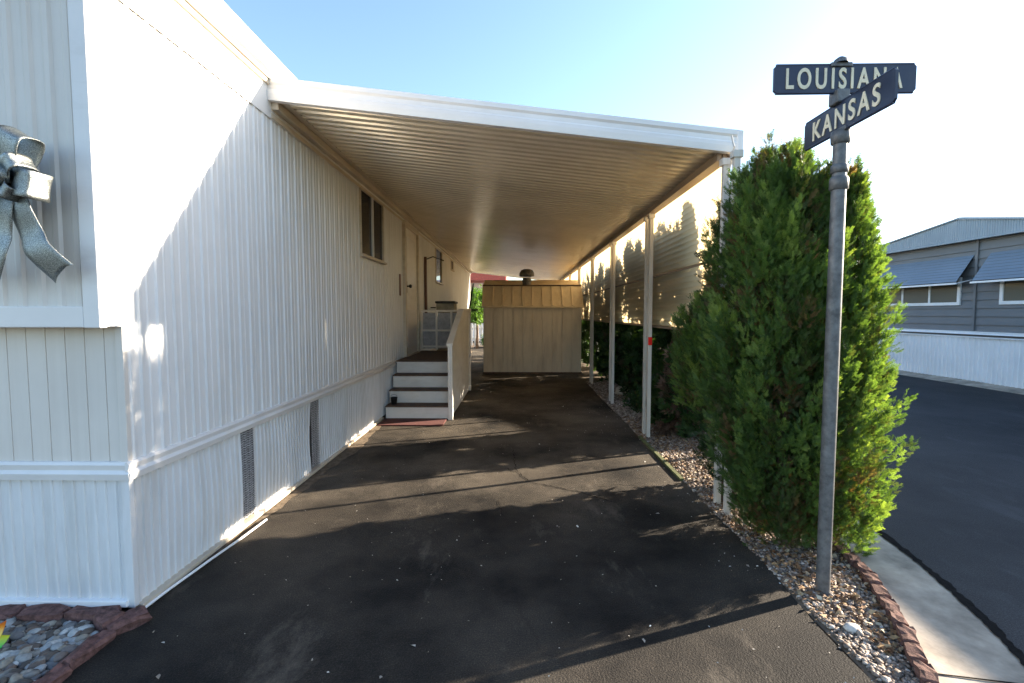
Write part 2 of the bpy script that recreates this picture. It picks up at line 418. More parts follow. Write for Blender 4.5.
# flashing above the ribs + eave soffit strip
b = MB(); b.box(W-.02, W+.0005, FY, YE, SEAM, EAVE); b.box(W+.0095, W+.012, FY, YE, SEAM-.012, EAVE-.001)
b.build('upper_flashing', 'home_white', home)
b = MB(); b.box(W+.0125, W+.020, 3.5, YE, SEAM-.005, SEAM+.028, .002); b.build('trim', 'trim_tan', home)
b = MB(); b.prism([(W-.02,EAVE),(W+.045,EAVE),(W+.05,EAVE+.02),(W+.075,EAVE+.03),(W+.085,EAVE+.15),(W+.07,EAVE+.165),(W-.02,EAVE+.165)], FY-.35, YE+.1, 1)
b.build('eave_gutter', 'trim_white', home)
b = MB(); b.box(W+.006, W+.030, FY-.30, YE, EAVE-.035, EAVE-.004, .003); b.build('soffit_strip', 'trim_tan', home)
b = MB(); b.prism([(-5.6,EAVE+.05),(W-.02,EAVE+.05),(W-.02,EAVE+.15),(-3.7,EAVE+.33),(-5.6,EAVE+.15)], FY-.32, YE+.1, 1)
b.build('roof', 'trim_white', home)
# front wall and bay
b = MB(); ribbed_y(b, FY, -5.6, W-.03, BAND-.01, 1.36, 'board'); b.build('front_wall', 'front_white', home, recalc=False)
b = MB(); b.box(W-.032, W+.004, FY-.006, FY+.02, BAND, 1.34, .003); b.build('corner_trim', 'front_white', home)
b = MB(); b.box(W-.034, W+.006, FY-.010, FY+.02, .035, BAND-.01, .004); b.build('corner_trim', 'skirt_white', home)
bay = MB(); bay.box(-5.6, W+.001, 2.055, FY+.05, 1.34, EAVE+.04)
bay.build('bay_wall', 'home_white', home)
b = MB(); ribbed_y(b, 2.051, -5.6, W-.06, 1.40, EAVE, 'vertical'); b.build('bay_panel', 'front_white', home, recalc=False)
fr = MB(); fr.box(W-.066, W+.004, 2.018, 2.058, 1.336, EAVE+.04, .004); fr.box(-5.6, W-.067, 2.020, 2.056, 1.338, 1.428, .004)
fr.box(-5.6, W-.067, 2.022, 2.056, 2.74, 2.83, .004)
fr.build('bay_frame', 'trim_white', home)
# rear and hidden walls keep the interior dark
b = MB(); b.box(-5.6, W-.05, YE-.05, YE, .0, EAVE); b.box(-5.6,-5.55,FY+.05,YE-.05,0,EAVE); b.build('rear_wall', 'front_white', home)
b = MB(); b.box(-5.5, W-.45, FY+.1, YE-.1, BAND+.02, EAVE-.05); b.build('interior', 'black', home)
# belt band
b = MB(); pf = [(0,BAND-.045),(.018,BAND-.04),(.024,BAND-.01),(.012,BAND+.005),(.018,BAND+.03),(.010,BAND+.042),(0,BAND+.044)]
b.prism([(W+p,z) for p,z in pf], FY-.02, 6.86, 1); b.prism([(W+p,z) for p,z in pf], 8.9, YE, 1)
b.build('belt_trim', 'trim_white', home)
b = MB(); b.prism([(FY-p-.002,z) for p,z in pf], -5.6, W+.018, 0); b.build('belt_trim', 'trim_white', home)
# skirting with slightly wavy sheets
b = MB()
def skirt_seg(y0, y1):
    pr = rib_profile(y0, y1, 0, 'skirt'); zs = np.linspace(.035, BAND-.03, 9); vs = []
    for p, h in pr:
        for z in zs:
            wob = .010*math.sin(p*2.2+1.3)*math.sin((z-.03)/.62*PI) + .004*math.sin(p*7+z*6)
            vs.append((W-.012+h+wob, p, z))
    n = len(zs)
    b.add(vs, [(i*n+k, (i+1)*n+k, (i+1)*n+k+1, i*n+k+1) for i in range(len(pr)-1) for k in range(n-1)])
skirt_seg(FY+.0, 3.03); skirt_seg(3.17, 4.08); skirt_seg(4.23, YE)
ribbed_y(b, FY+.004, -5.6, W-.03, .06, BAND-.03, 'skirt')
b.build('skirting', 'skirt_white', home, recalc=False)
def vent_strip(y0, y1):
    # expanded metal: zig-zag strands over a dark backing
    f = MB(); f.box(W-.040, W-.020, y0-.01, y1+.01, .04, BAND-.04); f.build('vent_backing', 'black', home)
    g = MB(); z = .05
    while z < BAND-.05:
        n = 6; w = (y1-y0)/n
        for k in range(n):
            ya = y0+k*w; zz = z+(.008 if k%2 else 0)
            g.add([(W-.006,ya,zz),(W-.002,ya+w,z+(.008 if (k+1)%2 else 0)),(W-.002,ya+w,z+.0095+(.008 if (k+1)%2 else 0)),(W-.010,ya,zz+.0095)],[(0,1,2,3)])
        z += .0155
    g.build('vent_grille', 'mesh_vent', home, recalc=False)
vent_strip(3.03, 3.17); vent_strip(4.08, 4.23)
b = MB(); b.box(W-.03, W+.022, FY+.02, 6.2, .012, .036, .003); b.box(W-.03, W+.022, 8.8, YE, .012, .036, .003); b.build('bottom_rail', 'trim_tan', home)
b = MB(); b.box(-5.6, W-.02, FY-.025, FY+.02, .045, .075, .004); b.build('bottom_rail', 'white', home)
b = MB(); b.box(-5.5, W-.06, FY+.03, YE-.1, 0, BAND-.04); b.build('underfloor', 'black', home)

def home_window(y0, y1, z0, z1, mull=True, label=None):
    f = MB(); x0, x1 = W-.01, W+.026; t = .018
    f.box(x0,x1,y0-.005,y0+t,z0,z1,.003); f.box(x0,x1,y1-t,y1+.005,z0,z1,.003)
    f.box(x0,x1,y0+t,y1-t,z0,z0+t,.003); f.box(x0,x1-.004,y0+t,y1-t,z1-t*.6,z1,.003)
    f.box(x0,x1+.03,y0-.03,y1+.03,z0-.025,z0-.001,.003)
    w = f.build('window', 'trim_tan', home)
    if label: w['label'] = label
    p = MB(); p.box(W-.004, W+.002, y0+t, y1-t, z0+t, z1-t*.6); p.build('pane', 'dark_glass', w)
    if mull:
        m = MB(); yc = (y0+y1)/2; m.box(W+.002, W+.026, yc-.016, yc+.016, z0+t, z1-t*.6, .002); m.build('mullion', 'trim_white', w)
        m = MB(); m.box(W-.03, W-.025, y0, y1, z0, z1); m.build('curtain', 'curtain', w)
home_window(*WIN[0]); home_window(*WIN[1], mull=False); home_window(*WIN[2], mull=False)
# door with frame standing a little proud
df = MB(); D0, D1 = 7.40, 8.42
df.box(W-.06, W+.055, D0, D0+.07, .72, SEAM+.02, .004); df.box(W-.06, W+.055, D1-.07, D1, .72, SEAM+.02, .004)
df.box(W-.06, W+.050, D0+.07, D1-.07, 2.74, SEAM+.02, .004); df.box(W-.06, W+.07, D0+.07, D1-.07, .70, .735, .003)
door = MB(); door.box(W-.02, W+.022, D0+.07, D1-.07, .735, 2.74)
do = door.build('door', 'step', home)
df.build('door_frame', 'trim_tan', do)
for za, zb in ((1.85,2.60),(.85,1.45)):
    b = MB(); b.box(W+.022, W+.034, D0+.20, D1-.20, za, zb, .003); b.build('door_panel', 'trim_white', do)
b = MB(); b.tube([(W+.02,D0+.16,1.82),(W+.075,D0+.16,1.82)], .012); b.tube([(W+.07,D0+.16,1.82),(W+.085,D0+.16,1.82),(W+.11,D0+.16,1.82)], [.018,.032,.022], 12)
b.box(W+.02, W+.032, D0+.125, D0+.195, 1.72, 1.90, .003); b.build('handle', 'dark_metal', do)
# brown storm-door style bar further along
b = MB(); b.box(W+.004, W+.05, 9.12, 9.17, .9, 2.46, .004); b.build('grab_bar', 'brown', home)
b = MB(); b.tube([(W+.02,9.2,2.42),(W+.16,9.2,2.47),(W+.36,9.25,2.40)], .012, 8); b.build('lamp_bracket', 'dark_metal', home)
b = MB(); b.box(W+.012, W+.022, 7.16, 7.23, 1.66, 1.98, .003)
b.build('name_plaque', 'brown', home)

# ------------------------------------------------------------------ carport
CY0, CY1 = 3.46, 17.9
AX0, AX1 = W+.012, 1.545
ZL, ZR = 2.925, 2.543           # underside height at the wall and at the outer edge
carport = thing('carport', 'long flat white metal carport roof on paired posts over the driveway', 'carport', (1.46, CY0, 0))
sl = (ZR-ZL)/(AX1-AX0)
def ceil_z(x): return ZL + (x-AX0)*sl
b = MB(); prof = []; y = CY0+.03
while y < CY1-.1:
    prof += [(y,0),(y+.045,0),(y+.052,.020),(y+.060,.023),(y+.086,.023),(y+.096,.002)]; y += .102
prof.append((CY1-.02, 0)); vs = []
xs = np.linspace(AX0, AX1-.02, 5)
for p, h in prof:
    for x in xs: vs.append((x, p, ceil_z(x)+h+.0015*math.sin(p*1.7+x)))
n = len(xs)
b.add(vs, [(i*n+k, i*n+k+1, (i+1)*n+k+1, (i+1)*n+k) for i in range(len(prof)-1) for k in range(n-1)])
b.build('roof_pan', 'ceiling', carport, recalc=False)
b = MB()
for (ya, yb) in ((CY0+.02, CY1-.02),):
    vs = []
    for y in (ya, yb):
        for x in (AX0, AX1-.02): vs += [(x,y,ceil_z(x)+.05),(x,y,ceil_z(x)+.09)]
    b.add(vs, [(0,2,3,1),(4,5,7,6),(0,1,5,4),(2,6,7,3),(1,3,7,5),(0,4,6,2)])
b.build('roof_deck', 'fascia', carport)
# front fascia: stepped profile, sloping with the roof
def slope_prism(b, prof, x0, x1):
    n = len(prof); vs = [(x0,y,ceil_z(x0)+z) for y,z in prof] + [(x1,y,ceil_z(x1)+z) for y,z in prof]
    b.add(vs, [tuple(range(n)), tuple(reversed(range(n,2*n)))] + [(i,(i+1)%n,(i+1)%n+n,i+n) for i in range(n)])
FP = [(0,-.020),(0,.128),(.05,.128),(.05,.110),(-.004+.02,.110),(.018,-.005),(.045,-.005),(.045,-.020)]
FP = [(CY0+.0+y, z) for y, z in [(0,-.022),(-.006,.02),(-.006,.045),(.001,.055),(.001,.085),(-.010,.10),(-.010,.132),(.04,.132),(.04,.118),(.014,.115),(.014,-.008),(.045,-.008),(.045,-.022)]]
b = MB(); slope_prism(b, FP, AX0-.02, AX1+.02); b.build('front_fascia', 'fascia', carport)
FP2 = [(CY1+(CY0-y), z) for y, z in FP]
b = MB(); slope_prism(b, FP2, AX0-.02, AX1+.02); b.build('rear_fascia', 'fascia', carport)
zo = ceil_z(AX1)
b = MB(); b.box(AX1-.012, AX1+.028, CY0-.012, CY1+.012, zo-.022, zo+.130, .003); b.build('side_fascia', 'fascia', carport)
b = MB(); b.box(AX0-.010, AX0+.05, CY0+.05, CY1-.05, ZL-.07, ZL-.012, .004); b.box(AX0-.010, AX0+.10, CY0+.05, CY1-.05, ZL-.012, ZL-.004); b.build('wall_hanger', 'trim_tan', carport)
# outer beam: twin channel
bx = 1.46
b = MB(); b.box(bx-.036, bx-.004, CY0+.06, CY1-.1, ceil_z(bx)-.062, ceil_z(bx)-.008, .004); b.box(bx+.004, bx+.036, CY0+.06, CY1-.1, ceil_z(bx)-.062, ceil_z(bx)-.016, .004)
b.box(bx-.042, bx+.042, CY0+.06, CY1-.1, ceil_z(bx)-.070, ceil_z(bx)-.063, .002)
b.build('beam', 'beam', carport)
b = MB(); b.box(bx+.06, AX1-.013, CY0+.06, CY1-.1, zo-.03, zo-.022); b.build('edge_gutter', 'beam', carport)
ztop = ceil_z(bx)-.070
for k in range(8):
    yc = 3.378 + 2.045*k
    for dy in (-.085, .085):
        b = MB(); b.box(bx-.021, bx+.021, yc+dy-.021, yc+dy+.021, -.01, ztop, .004)
        b.box(bx-.034, bx+.034, yc+dy-.03, yc+dy+.03, ztop-.05, ztop-.002, .003)
        b.box(bx-.035, bx+.035, yc+dy-.03, yc+dy+.03, -.008, .006, .002)
        po = b.build('post', 'post', carport)
        if k == 1 and dy < 0:
            c = MB(); c.box(bx-.022, bx+.020, yc+dy-.034, yc+dy-.0215, 1.045, 1.135, .003); rf = c.build('reflector', 'reflector', po)
            rf['label'] = 'red reflector on the post'
    if k < 4:
        b = MB(); z = .25
        while z < ztop-.2:
            pts = []
            for q in range(17):
                t = q/16; pts.append((bx, yc+.055*math.sin(t*2*PI)*(1-.1*t), z+t*.36+.03*math.sin(t*4*PI)))
            b.tube(pts, .006, 5); z += .40
        b.build('scroll_insert', 'post', carport)
# translucent siding screen hung outside the posts
b = MB()
def screen(y0, y1):
    z = 1.262; vs = []; prof = []
    top = zo-.03
    while z < top:
        prof += [(.0, z), (.016, z+.004), (.015, z+.018), (.004, z+.044)]; z += .052
    prof = [p for p in prof if p[1] <= top]
    for x, z in prof: vs += [(1.545+x, y0, z), (1.545+x, y1, z)]
    b.add(vs, [(2*i, 2*i+1, 2*i+3, 2*i+2) for i in range(len(prof)-1)])
y = 3.62
while y < CY1-.3:
    y2 = min(y+2.045, CY1-.2); screen(y, y2-.004); y = y2
b.build('privacy_screen', 'screen', carport, recalc=False)
b = MB(); b.box(1.532, 1.562, 3.62, CY1-.2, 1.236, 1.258, .003); b.box(1.534, 1.544, 3.62, CY1-.2, 1.80, 1.822, .002)
b.build('screen_rail', 'beam', carport)

# ------------------------------------------------------------------ steps
steps = thing('entry_steps', 'white painted wooden entry steps with a solid board railing beside the home', 'steps', (-1.3, 6.25, 0))
SX0, SX1 = W+.035, -.915
for k in range(4):
    y = 6.25+.20*k
    b = MB(); b.box(SX0, SX1, y, y+.02, .18*k+.002, .18*(k+1)-.019, .003); b.build('riser', 'step', steps)
    y2 = y+.20 if k < 3 else 8.65
    b = MB(); b.box(SX0, SX1, y-.022, y2+.018 if k < 3 else y2, .18*(k+1)-.018, .18*(k+1), .003)
    b.build('tread' if k < 3 else 'landing', 'tread', steps)
b = MB(); b.prism([(6.275,.0),(8.6,.0),(8.6,.69),(6.90,.69),(6.90,.50),(6.70,.50),(6.70,.33),(6.47,.33),(6.47,.15),(6.275,.15)], SX0+.01, SX0+.04, 0); b.build('stringer', 'step', steps)
b = MB(); b.box(SX0, SX1, 8.60, 8.63, .0, .69); b.build('rear_skirt', 'step', steps)
# right hand solid railing
b = MB(); RX = -.90
b.box(RX-.012, RX+.048, 6.20, 6.26, 0, .99, .004); b.build('newel_post', 'step', steps)
b = MB(); b.box(RX-.012, RX+.048, 8.60, 8.66, 0, 1.45, .004); b.build('newel_post', 'step', steps)
bo = MB(); y = 6.262
def railtop(y): return .96 + max(0, min(1, (y-6.26)/1.2))*.47
while y < 8.6:
    y2 = min(y+.118, 8.598); zb = .02
    bo.add([(RX,y,zb),(RX,y2,zb),(RX,y2,railtop(y2)),(RX,y,railtop(y)),(RX+.016,y,zb),(RX+.016,y2,zb),(RX+.016,y2,railtop(y2)),(RX+.016,y,railtop(y))],
           [(0,1,2,3),(4,7,6,5),(0,4,5,1),(1,5,6,2),(2,6,7,3),(3,7,4,0)])
    y = y2+.004
bo.build('railing_boards', 'step', steps)
b = MB(); q = [(6.19,.975),(7.46,1.435),(8.68,1.45),(8.68,1.48),(7.45,1.465),(6.19,1.005)]
b.prism(q, RX-.028, RX+.055, 0); b.build('handrail', 'step', steps)
# back lattice
b = MB(); x0, x1 = W+.05, RX-.03
for z in (.78, 1.07, 1.42): b.box(x0, x1, 8.60, 8.64, z, z+.035, .003)
for i in range(4):
    x = x0+(x1-x0)*i/3; b.box(x-.018, x+.018, 8.595, 8.645, .74, 1.455, .003)
b.build('rear_railing', 'step', steps)
tag(MB().box(-1.74, -.93, 5.86, 6.24, .003, .016, .004).build('door_mat', 'red_mat', None, (-1.3,6.0,0)), 'thin red mat on the asphalt at the foot of the steps', 'mat')
# dark doorstop bucket on the second step, umbrella shape at the railing
bk = thing('tin_bucket', 'small black bucket on the left end of the lowest step tread', 'bucket', (-1.66, 6.35, .18))
b = MB(); b.lathe((-1.66,6.35), [(0,.182),(.035,.182),(.045,.27),(.048,.272),(.046,.276),(.040,.272),(.033,.20),(0,.20)], 20); b.build('pail', 'black', bk)
b = MB(); b.tube([(-1.706,6.35,.265),(-1.70,6.35,.30),(-1.66,6.35,.315),(-1.62,6.35,.30),(-1.614,6.35,.265)], .003, 6); b.build('handle', 'steel', bk)
# grey panel behind the lattice, cabinet behind the landing
b = MB(); b.box(W+.06, RX-.03, 8.665, 8.675, .76, 1.40); b.build('railing_backing', 'panel_grey', steps)
cb = thing('storage_cabinet', 'grey storage cabinet with a dark lid behind the landing railing', 'cabinet', (-1.37, 9.3, 0))
b = MB(); b.box(-1.55, -1.21, 9.1, 9.5, .02, 1.58, .012); b.build('cabinet_body', 'curtain', cb)
b = MB(); b.box(-1.57, -1.19, 9.08, 9.52, 1.581, 1.625, .012); b.build('lid', 'dark_metal', cb)
b = MB(); b.tube([(-1.66,9.12,1.50),(-1.56,9.12,1.50)], .012, 8); b.build('handle', 'dark_metal', cb)
# black metal handrail further back with an inclined rod
hr = thing('metal_handrail', 'black metal handrail with a slanting rod near the far end of the home', 'handrail', (-1.2, 10.6, 0))
b = MB(); b.tube([(-1.28,10.6,0),(-1.28,10.6,1.47)], .015, 8); b.build('upright', 'dark_metal', hr)
b = MB(); b.tube([(-1.28,10.6,1.47),(-.95,10.6,1.47),(-.88,10.6,1.47)], .015, 8); b.build('top_rail', 'dark_metal', hr)
b = MB(); b.tube([(-1.18,10.6,0),(-1.12,10.6,1.2),(-.98,10.6,2.05)], .018, 8); b.build('slanting_rod', 'dark_metal', hr)

# ------------------------------------------------------------------ shed
sx0, sx1, sy0, sy1 = -.80, 1.46, 11.06, 13.1
shed = thing('garden_shed', 'tan wooden barn shed with mansard roof at the end of the carport', 'shed', ((sx0+sx1)/2, sy0, 0))
b = MB(); b.box(sx0, sx1, sy0+.02, sy1, .0, 1.56); b.build('body', 'shed', shed)
b = MB(); nb = 10; w = (sx1-sx0)/nb
for i in range(nb):
    x = sx0+i*w
    b.box(x+.008, x+w-.008, sy0-.008, sy0+.02, .03, 1.53, .003)
b.build('front_boards', 'shed', shed)
b = MB(); b.box(sx0-.015, sx1+.015, sy0-.02, sy1, .0, .035, .003); b.build('sill', 'tread', shed)
b = MB()
prof = [(sy0-.07,1.53),(sy0-.07,1.56),(sy0+.26,2.03),(sy0+1.0,2.22),(sy1-.25,2.03),(sy1+.07,1.56),(sy1+.07,1.53)]
b.prism(prof, sx0-.03, sx1+.03, 0); rf = b.build('roof', 'shed_roof', shed)
b = MB(); dv = Vector((0,.33,.47)).normalized(); nv = Vector((0,-dv.z,dv.y))
for i in range(nb+1):
    x = sx0-.01+i*(sx1-sx0+.02)/nb
    c = Vector((x, sy0-.07+.165, 1.56+.235)) + nv*.008
    b.obox(c, (1,0,0), dv, nv, .030, .56, .018, .003)
b.build('batten', 'shed_roof', rf)
b = MB(); b.box(sx0-.04, sx1+.04, sy0-.085, sy0-.068, 1.515, 1.55, .003); b.build('eave_trim', 'shed_roof', rf)
b = MB(); b.obox((.33, sy0+.27, 2.045), (1,0,0), (0,1,0), (0,0,1), sx1-sx0+.06, .07, .03, .004); b.build('ridge_cap', 'tread', rf)
tv = thing('roof_vent', 'round galvanised mushroom vent standing on the shed roof', 'roof vent', (.21, 11.5, 2.08))
b = MB(); b.lathe((.21,11.5), [(.10,2.05),(.10,2.24)], 24); b.build('vent_pipe', 'steel', tv)
b = MB(); b.lathe((.21,11.5), [(.0,2.445),(.08,2.44),(.14,2.41),(.175,2.35),(.18,2.27),(.165,2.268),(.15,2.30),(.10,2.31)], 28); b.build('hood', 'steel', tv)
b = MB(); b.lathe((.21,11.5), [(.112,2.14),(.125,2.15),(.125,2.17),(.112,2.18)], 24); b.build('collar', 'steel', tv)

# ------------------------------------------------------------------ street sign
sg = thing('street_sign', 'galvanised pole with two dark street name signs in front of the arborvitae', 'street sign', (1.53, 2.353, 0))
px, py = 1.532, 2.353
b = MB(); b.tube([(px,py,-.02),(px,py,2.02)], .0315, 24); b.build('pole', 'steel', sg)
b = MB(); b.tube([(px,py,2.00),(px,py,2.255)], .030, 24); b.build('upper_pole', 'steel', sg)
b = MB(); b.lathe((px,py), [(.0315,1.985),(.040,1.99),(.040,2.035),(.037,2.045),(.031,2.05)], 24); b.lathe((px,py), [(.0315,2.065),(.037,2.068),(.037,2.10),(.031,2.105)], 24); b.build('coupling', 'steel', sg)
b = MB(); b.lathe((px,py), [(.032,2.20),(.040,2.205),(.042,2.235),(.040,2.26),(.02,2.268),(0,2.27)], 24); b.box(px-.012,px+.012,py-.05,py+.05,2.255,2.275,.003); b.build('cap', 'steel', sg)
def blade(origin, u, width, height, text, tscale, letters_h, txt_shift=0, adv=1.0):
    """blade with chamfered corners centred on origin; u = reading direction"""
    u = Vector(u).normalized(); up = Vector((0,0,1)); nrm = u.cross(up)      # towards reader
    o = Vector(origin); c = .011
    pl = [(-width/2+c,-height/2),(width/2-c,-height/2),(width/2,-height/2+c),(width/2,height/2-c),(width/2-c,height/2),(-width/2+c,height/2),(-width/2,height/2-c),(-width/2,-height/2+c)]
    b = MB(); t = .006; n = len(pl)
    vs = [o+u*a+up*z+nrm*t for a,z in pl] + [o+u*a+up*z-nrm*t for a,z in pl]
    b.add(vs, [tuple(range(n)), tuple(reversed(range(n,2*n)))] + [(i,(i+1)%n,(i+1)%n+n,i+n) for i in range(n)])
    bl = b.build('sign_blade', 'sign', sg)
    bl['label'] = 'sign blade reading ' + text
    e = MB(); 
    for (a0,z0,a1,z1) in ((-width/2,-height/2,width/2,-height/2),(-width/2,height/2,width/2,height/2)):
        p0 = o+u*(a0+c)+up*z0; p1 = o+u*(a1-c)+up*z1; e.tube([p0,p1], .0075, 8)
    e.build('rim', 'sign', bl)
    cu = bpy.data.curves.new('txt', 'FONT'); cu.body = text; cu.size = 1; cu.align_x = 'CENTER'; cu.align_y = 'CENTER'
    cu.extrude = .004/letters_h*.7; cu.offset = .02; cu.space_character = adv
    to = bpy.data.objects.new('txt', cu); COL.objects.link(to)
    bpy.context.view_layer.update()
    me = bpy.data.meshes.new_from_object(to.evaluated_get(bpy.context.evaluated_depsgraph_get()))
    COL.objects.unlink(to); bpy.data.objects.remove(to)
    xs = [v.co.x for v in me.vertices]; ys = [v.co.y for v in me.vertices]
    cx, cy = (min(xs)+max(xs))/2, (min(ys)+max(ys))/2; kx = tscale/(max(xs)-min(xs)); ky = letters_h/(max(ys)-min(ys))
    L = WLOC[bl.name]
    for sgn in (1, -1):
        m2 = me.copy()
        for v in m2.vertices:
            a = (v.co.x-cx)*kx + txt_shift; z = (v.co.y-cy)*ky; d = v.co.z*letters_h
            p = o + u*(a*sgn) + up*z + nrm*sgn*(t+.0012+d)
            v.co = p - L
        m2.materials.clear(); m2.materials.append(M['letter']); m2.name = 'lettering'
        ob = bpy.data.objects.new('lettering', m2); link(ob, bl, L)
blade((1.552, 2.375, 2.512), (1,-.01,0), .665, .128, 'LOUISIANA', .545, .098, -.005, 1.38)
blade((1.53, 2.325, 2.328), (.02,-1,0), .60, .135, 'KANSAS', .45, .094, .0, 1.3)
b = MB(); b.box(px-.03, px+.03, 2.34, 2.41, 2.392, 2.455, .006); b.build('bracket', 'steel', sg)
b = MB(); b.box(px-.05, px+.05, 2.36, 2.392, 2.565, 2.585, .004); b.lathe((px,2.375), [(.032,2.583),(.028,2.60),(.012,2.612),(0,2.614)], 16); b.build('finial', 'steel', sg)

# ------------------------------------------------------------------ bow on the bay
bow = thing('ribbon_bow', 'silver glitter ribbon bow hung on the front bay panel', 'bow', (-2.10, 2.0, 1.87))
def ribbon(name, path, width, wdir, thick=.003, tail=False, n=26, wend=None):
    """strip swept along a smooth path; wdir is the across direction"""
    P = [Vector(p) for p in path]
    def cat(t):
        m = len(P)-1; s = min(int(t*m), m-1); f = t*m-s
        p0, p1, p2, p3 = P[max(s-1,0)], P[s], P[s+1], P[min(s+2,m)]
        return .5*((2*p1)+(p2-p0)*f+(2*p0-5*p1+4*p2-p3)*f*f+(3*p1-p0-3*p2+p3)*f**3)
    wd = Vector(wdir).normalized(); b = MB(); vs = []; cols = 7
    for i in range(n+1):
        t = i/n; c = cat(t); tg = (cat(min(1,t+.01))-cat(max(0,t-.01))).normalized()
        w = width if wend is None else width*(1-t)+wend*t
        a = (wd - tg*wd.dot(tg)).normalized(); nn = tg.cross(a)
        for k in range(cols):
            s = (k/(cols-1)-.5); off = 0
            if tail and i == n: off = -.028*(1-abs(s)*2)
            for sg_ in (0, 1):
                vs.append(c + a*s*w + tg*off + nn*(thick*sg_ + .004*math.cos(s*PI)*1))
    C2 = cols*2; fs = []
    for i in range(n):
        for k in range(cols-1):
            q = i*C2+k*2; fs.append((q, q+2, q+C2+2, q+C2)); fs.append((q+1, q+C2+1, q+C2+3, q+3))
        q = i*C2; fs.append((q, q+C2, q+C2+1, q+1)); q += (cols-1)*2; fs.append((q, q+1, q+C2+1, q+C2))
    b.add(vs, fs, True)
    for o_ in ((i) for i in ()): pass
    e = MB()
    return b.build(name, 'ribbon', bow)
K = Vector((-2.045, 1.975, 1.93))
def loop(ang, length, width, lift=.05, depth=.075):
    d = Vector((math.cos(ang), 0, math.sin(ang))); y = Vector((0,-1,0)); w = Vector((-math.sin(ang),0,math.cos(ang)))
    p = [K+y*0, K+d*length*.35+y*.012, K+d*length*.75+y*.008, K+d*length+y*lift*.7, K+d*length*.93+y*(lift+depth*.7), K+d*length*.5+y*(lift+depth*.55), K+y*.035]
    ribbon('loop', p, width, w)
loop(R(62), .20, .105, .04, .10); loop(R(-12), .17, .105, .05, .09); loop(R(115), .19, .08); loop(R(165), .22, .085); loop(R(-150), .20, .085); loop(R(30), .13, .06, .07); loop(R(200), .12, .06, .07); loop(R(-45), .10, .055, .08,.05)
b = MB(); b.tube([K+Vector((-.045,-.075,.01)), K+Vector((-.02,-.10,.012)), K+Vector((.02,-.10,.012)), K+Vector((.045,-.075,.01))], [.028,.04,.04,.028], 14); b.build('knot', 'ribbon', bow)
ribbon('tail', [K+Vector((.02,-.02,-.01)), K+Vector((.055,-.055,-.10)), K+Vector((.075,-.035,-.20)), K+Vector((.12,-.05,-.28)), K+Vector((.19,-.02,-.37))], .085, (1,-.15,.25), tail=True, wend=.135)
ribbon('tail', [K+Vector((-.02,-.02,-.01)), K+Vector((-.01,-.055,-.10)), K+Vector((-.045,-.035,-.20)), K+Vector((-.06,-.05,-.28)), K+Vector((-.14,-.02,-.40))], .085, (1,-.15,-.3), tail=True, wend=.125)

# ------------------------------------------------------------------ foliage
def spray_template(seed, pairs=5):
    r = np.random.default_rng(seed); V = []; F = []
    def kite(p, d, L, wd):
        d = d/np.linalg.norm(d); s = np.cross(d, np.array([r.uniform(-.35,.35),1.,r.uniform(-.3,.3)])); s /= np.linalg.norm(s)
        k = len(V); V.extend([p, p+d*L*.5+s*wd, p+d*L, p+d*L*.5-s*wd]); F.append((k,k+1,k+2,k+3))
    kite(np.array([0,0,0.]), np.array([0,.05,1.]), 1.05, .022)
    for i in range(pairs):
        z = .05+.85*i/pairs
        for s in (-1, 1):
            a = R(27+r.uniform(-8,10)); L = (.50-.30*z)*r.uniform(.75,1.15)
            d = np.array([s*math.sin(a), r.uniform(-.2,.2), math.cos(a)]); d /= np.linalg.norm(d)
            p = np.array([0, .02*z, z+r.uniform(-.02,.02)])
            kite(p, d, L, .026)
            for q in (.3, .65):
                if L*(1-q) < .07: continue
                kite(p+d*L*q, d+np.array([s*.75,r.uniform(-.2,.2),-.25]), L*(1-q)*.75, .020)
                kite(p+d*L*q, d+np.array([-s*.75,r.uniform(-.2,.2),.35]), L*(1-q)*.75, .020)
    return np.array(V), F
TPL = [spray_template(i) for i in range(4)]
def tpl_simple(seed):
    r = np.random.default_rng(seed); V = []; F = []
    for i in range(5):
        a = R(-60+30*i+r.uniform(-8,8)); d = np.array([math.sin(a), r.uniform(-.2,.2), math.cos(a)]); s = np.array([d[2],0,-d[0]])
        L = r.uniform(.7,1.0); k = len(V); V.extend([np.zeros(3), d*L*.5+s*.13, d*L, d*L*.5-s*.13]); F.append((k,k+1,k+2,k+3))
    return np.array(V), F
TPS = [tpl_simple(i+20) for i in range(3)]
def tpl_broad(seed):
    r = np.random.default_rng(seed); V = []; F = []
    for i in range(4):
        p = r.uniform(-.5,.5,3); d = r.normal(size=3); d /= np.linalg.norm(d); s = np.cross(d, r.normal(size=3)); s /= np.linalg.norm(s)
        k = len(V); V.extend([p, p+d*.4+s*.2, p+d*.8, p+d*.4-s*.2]); F.append((k,k+1,k+2,k+3))
    return np.array(V), F
TPB = [tpl_broad(i+40) for i in range(3)]

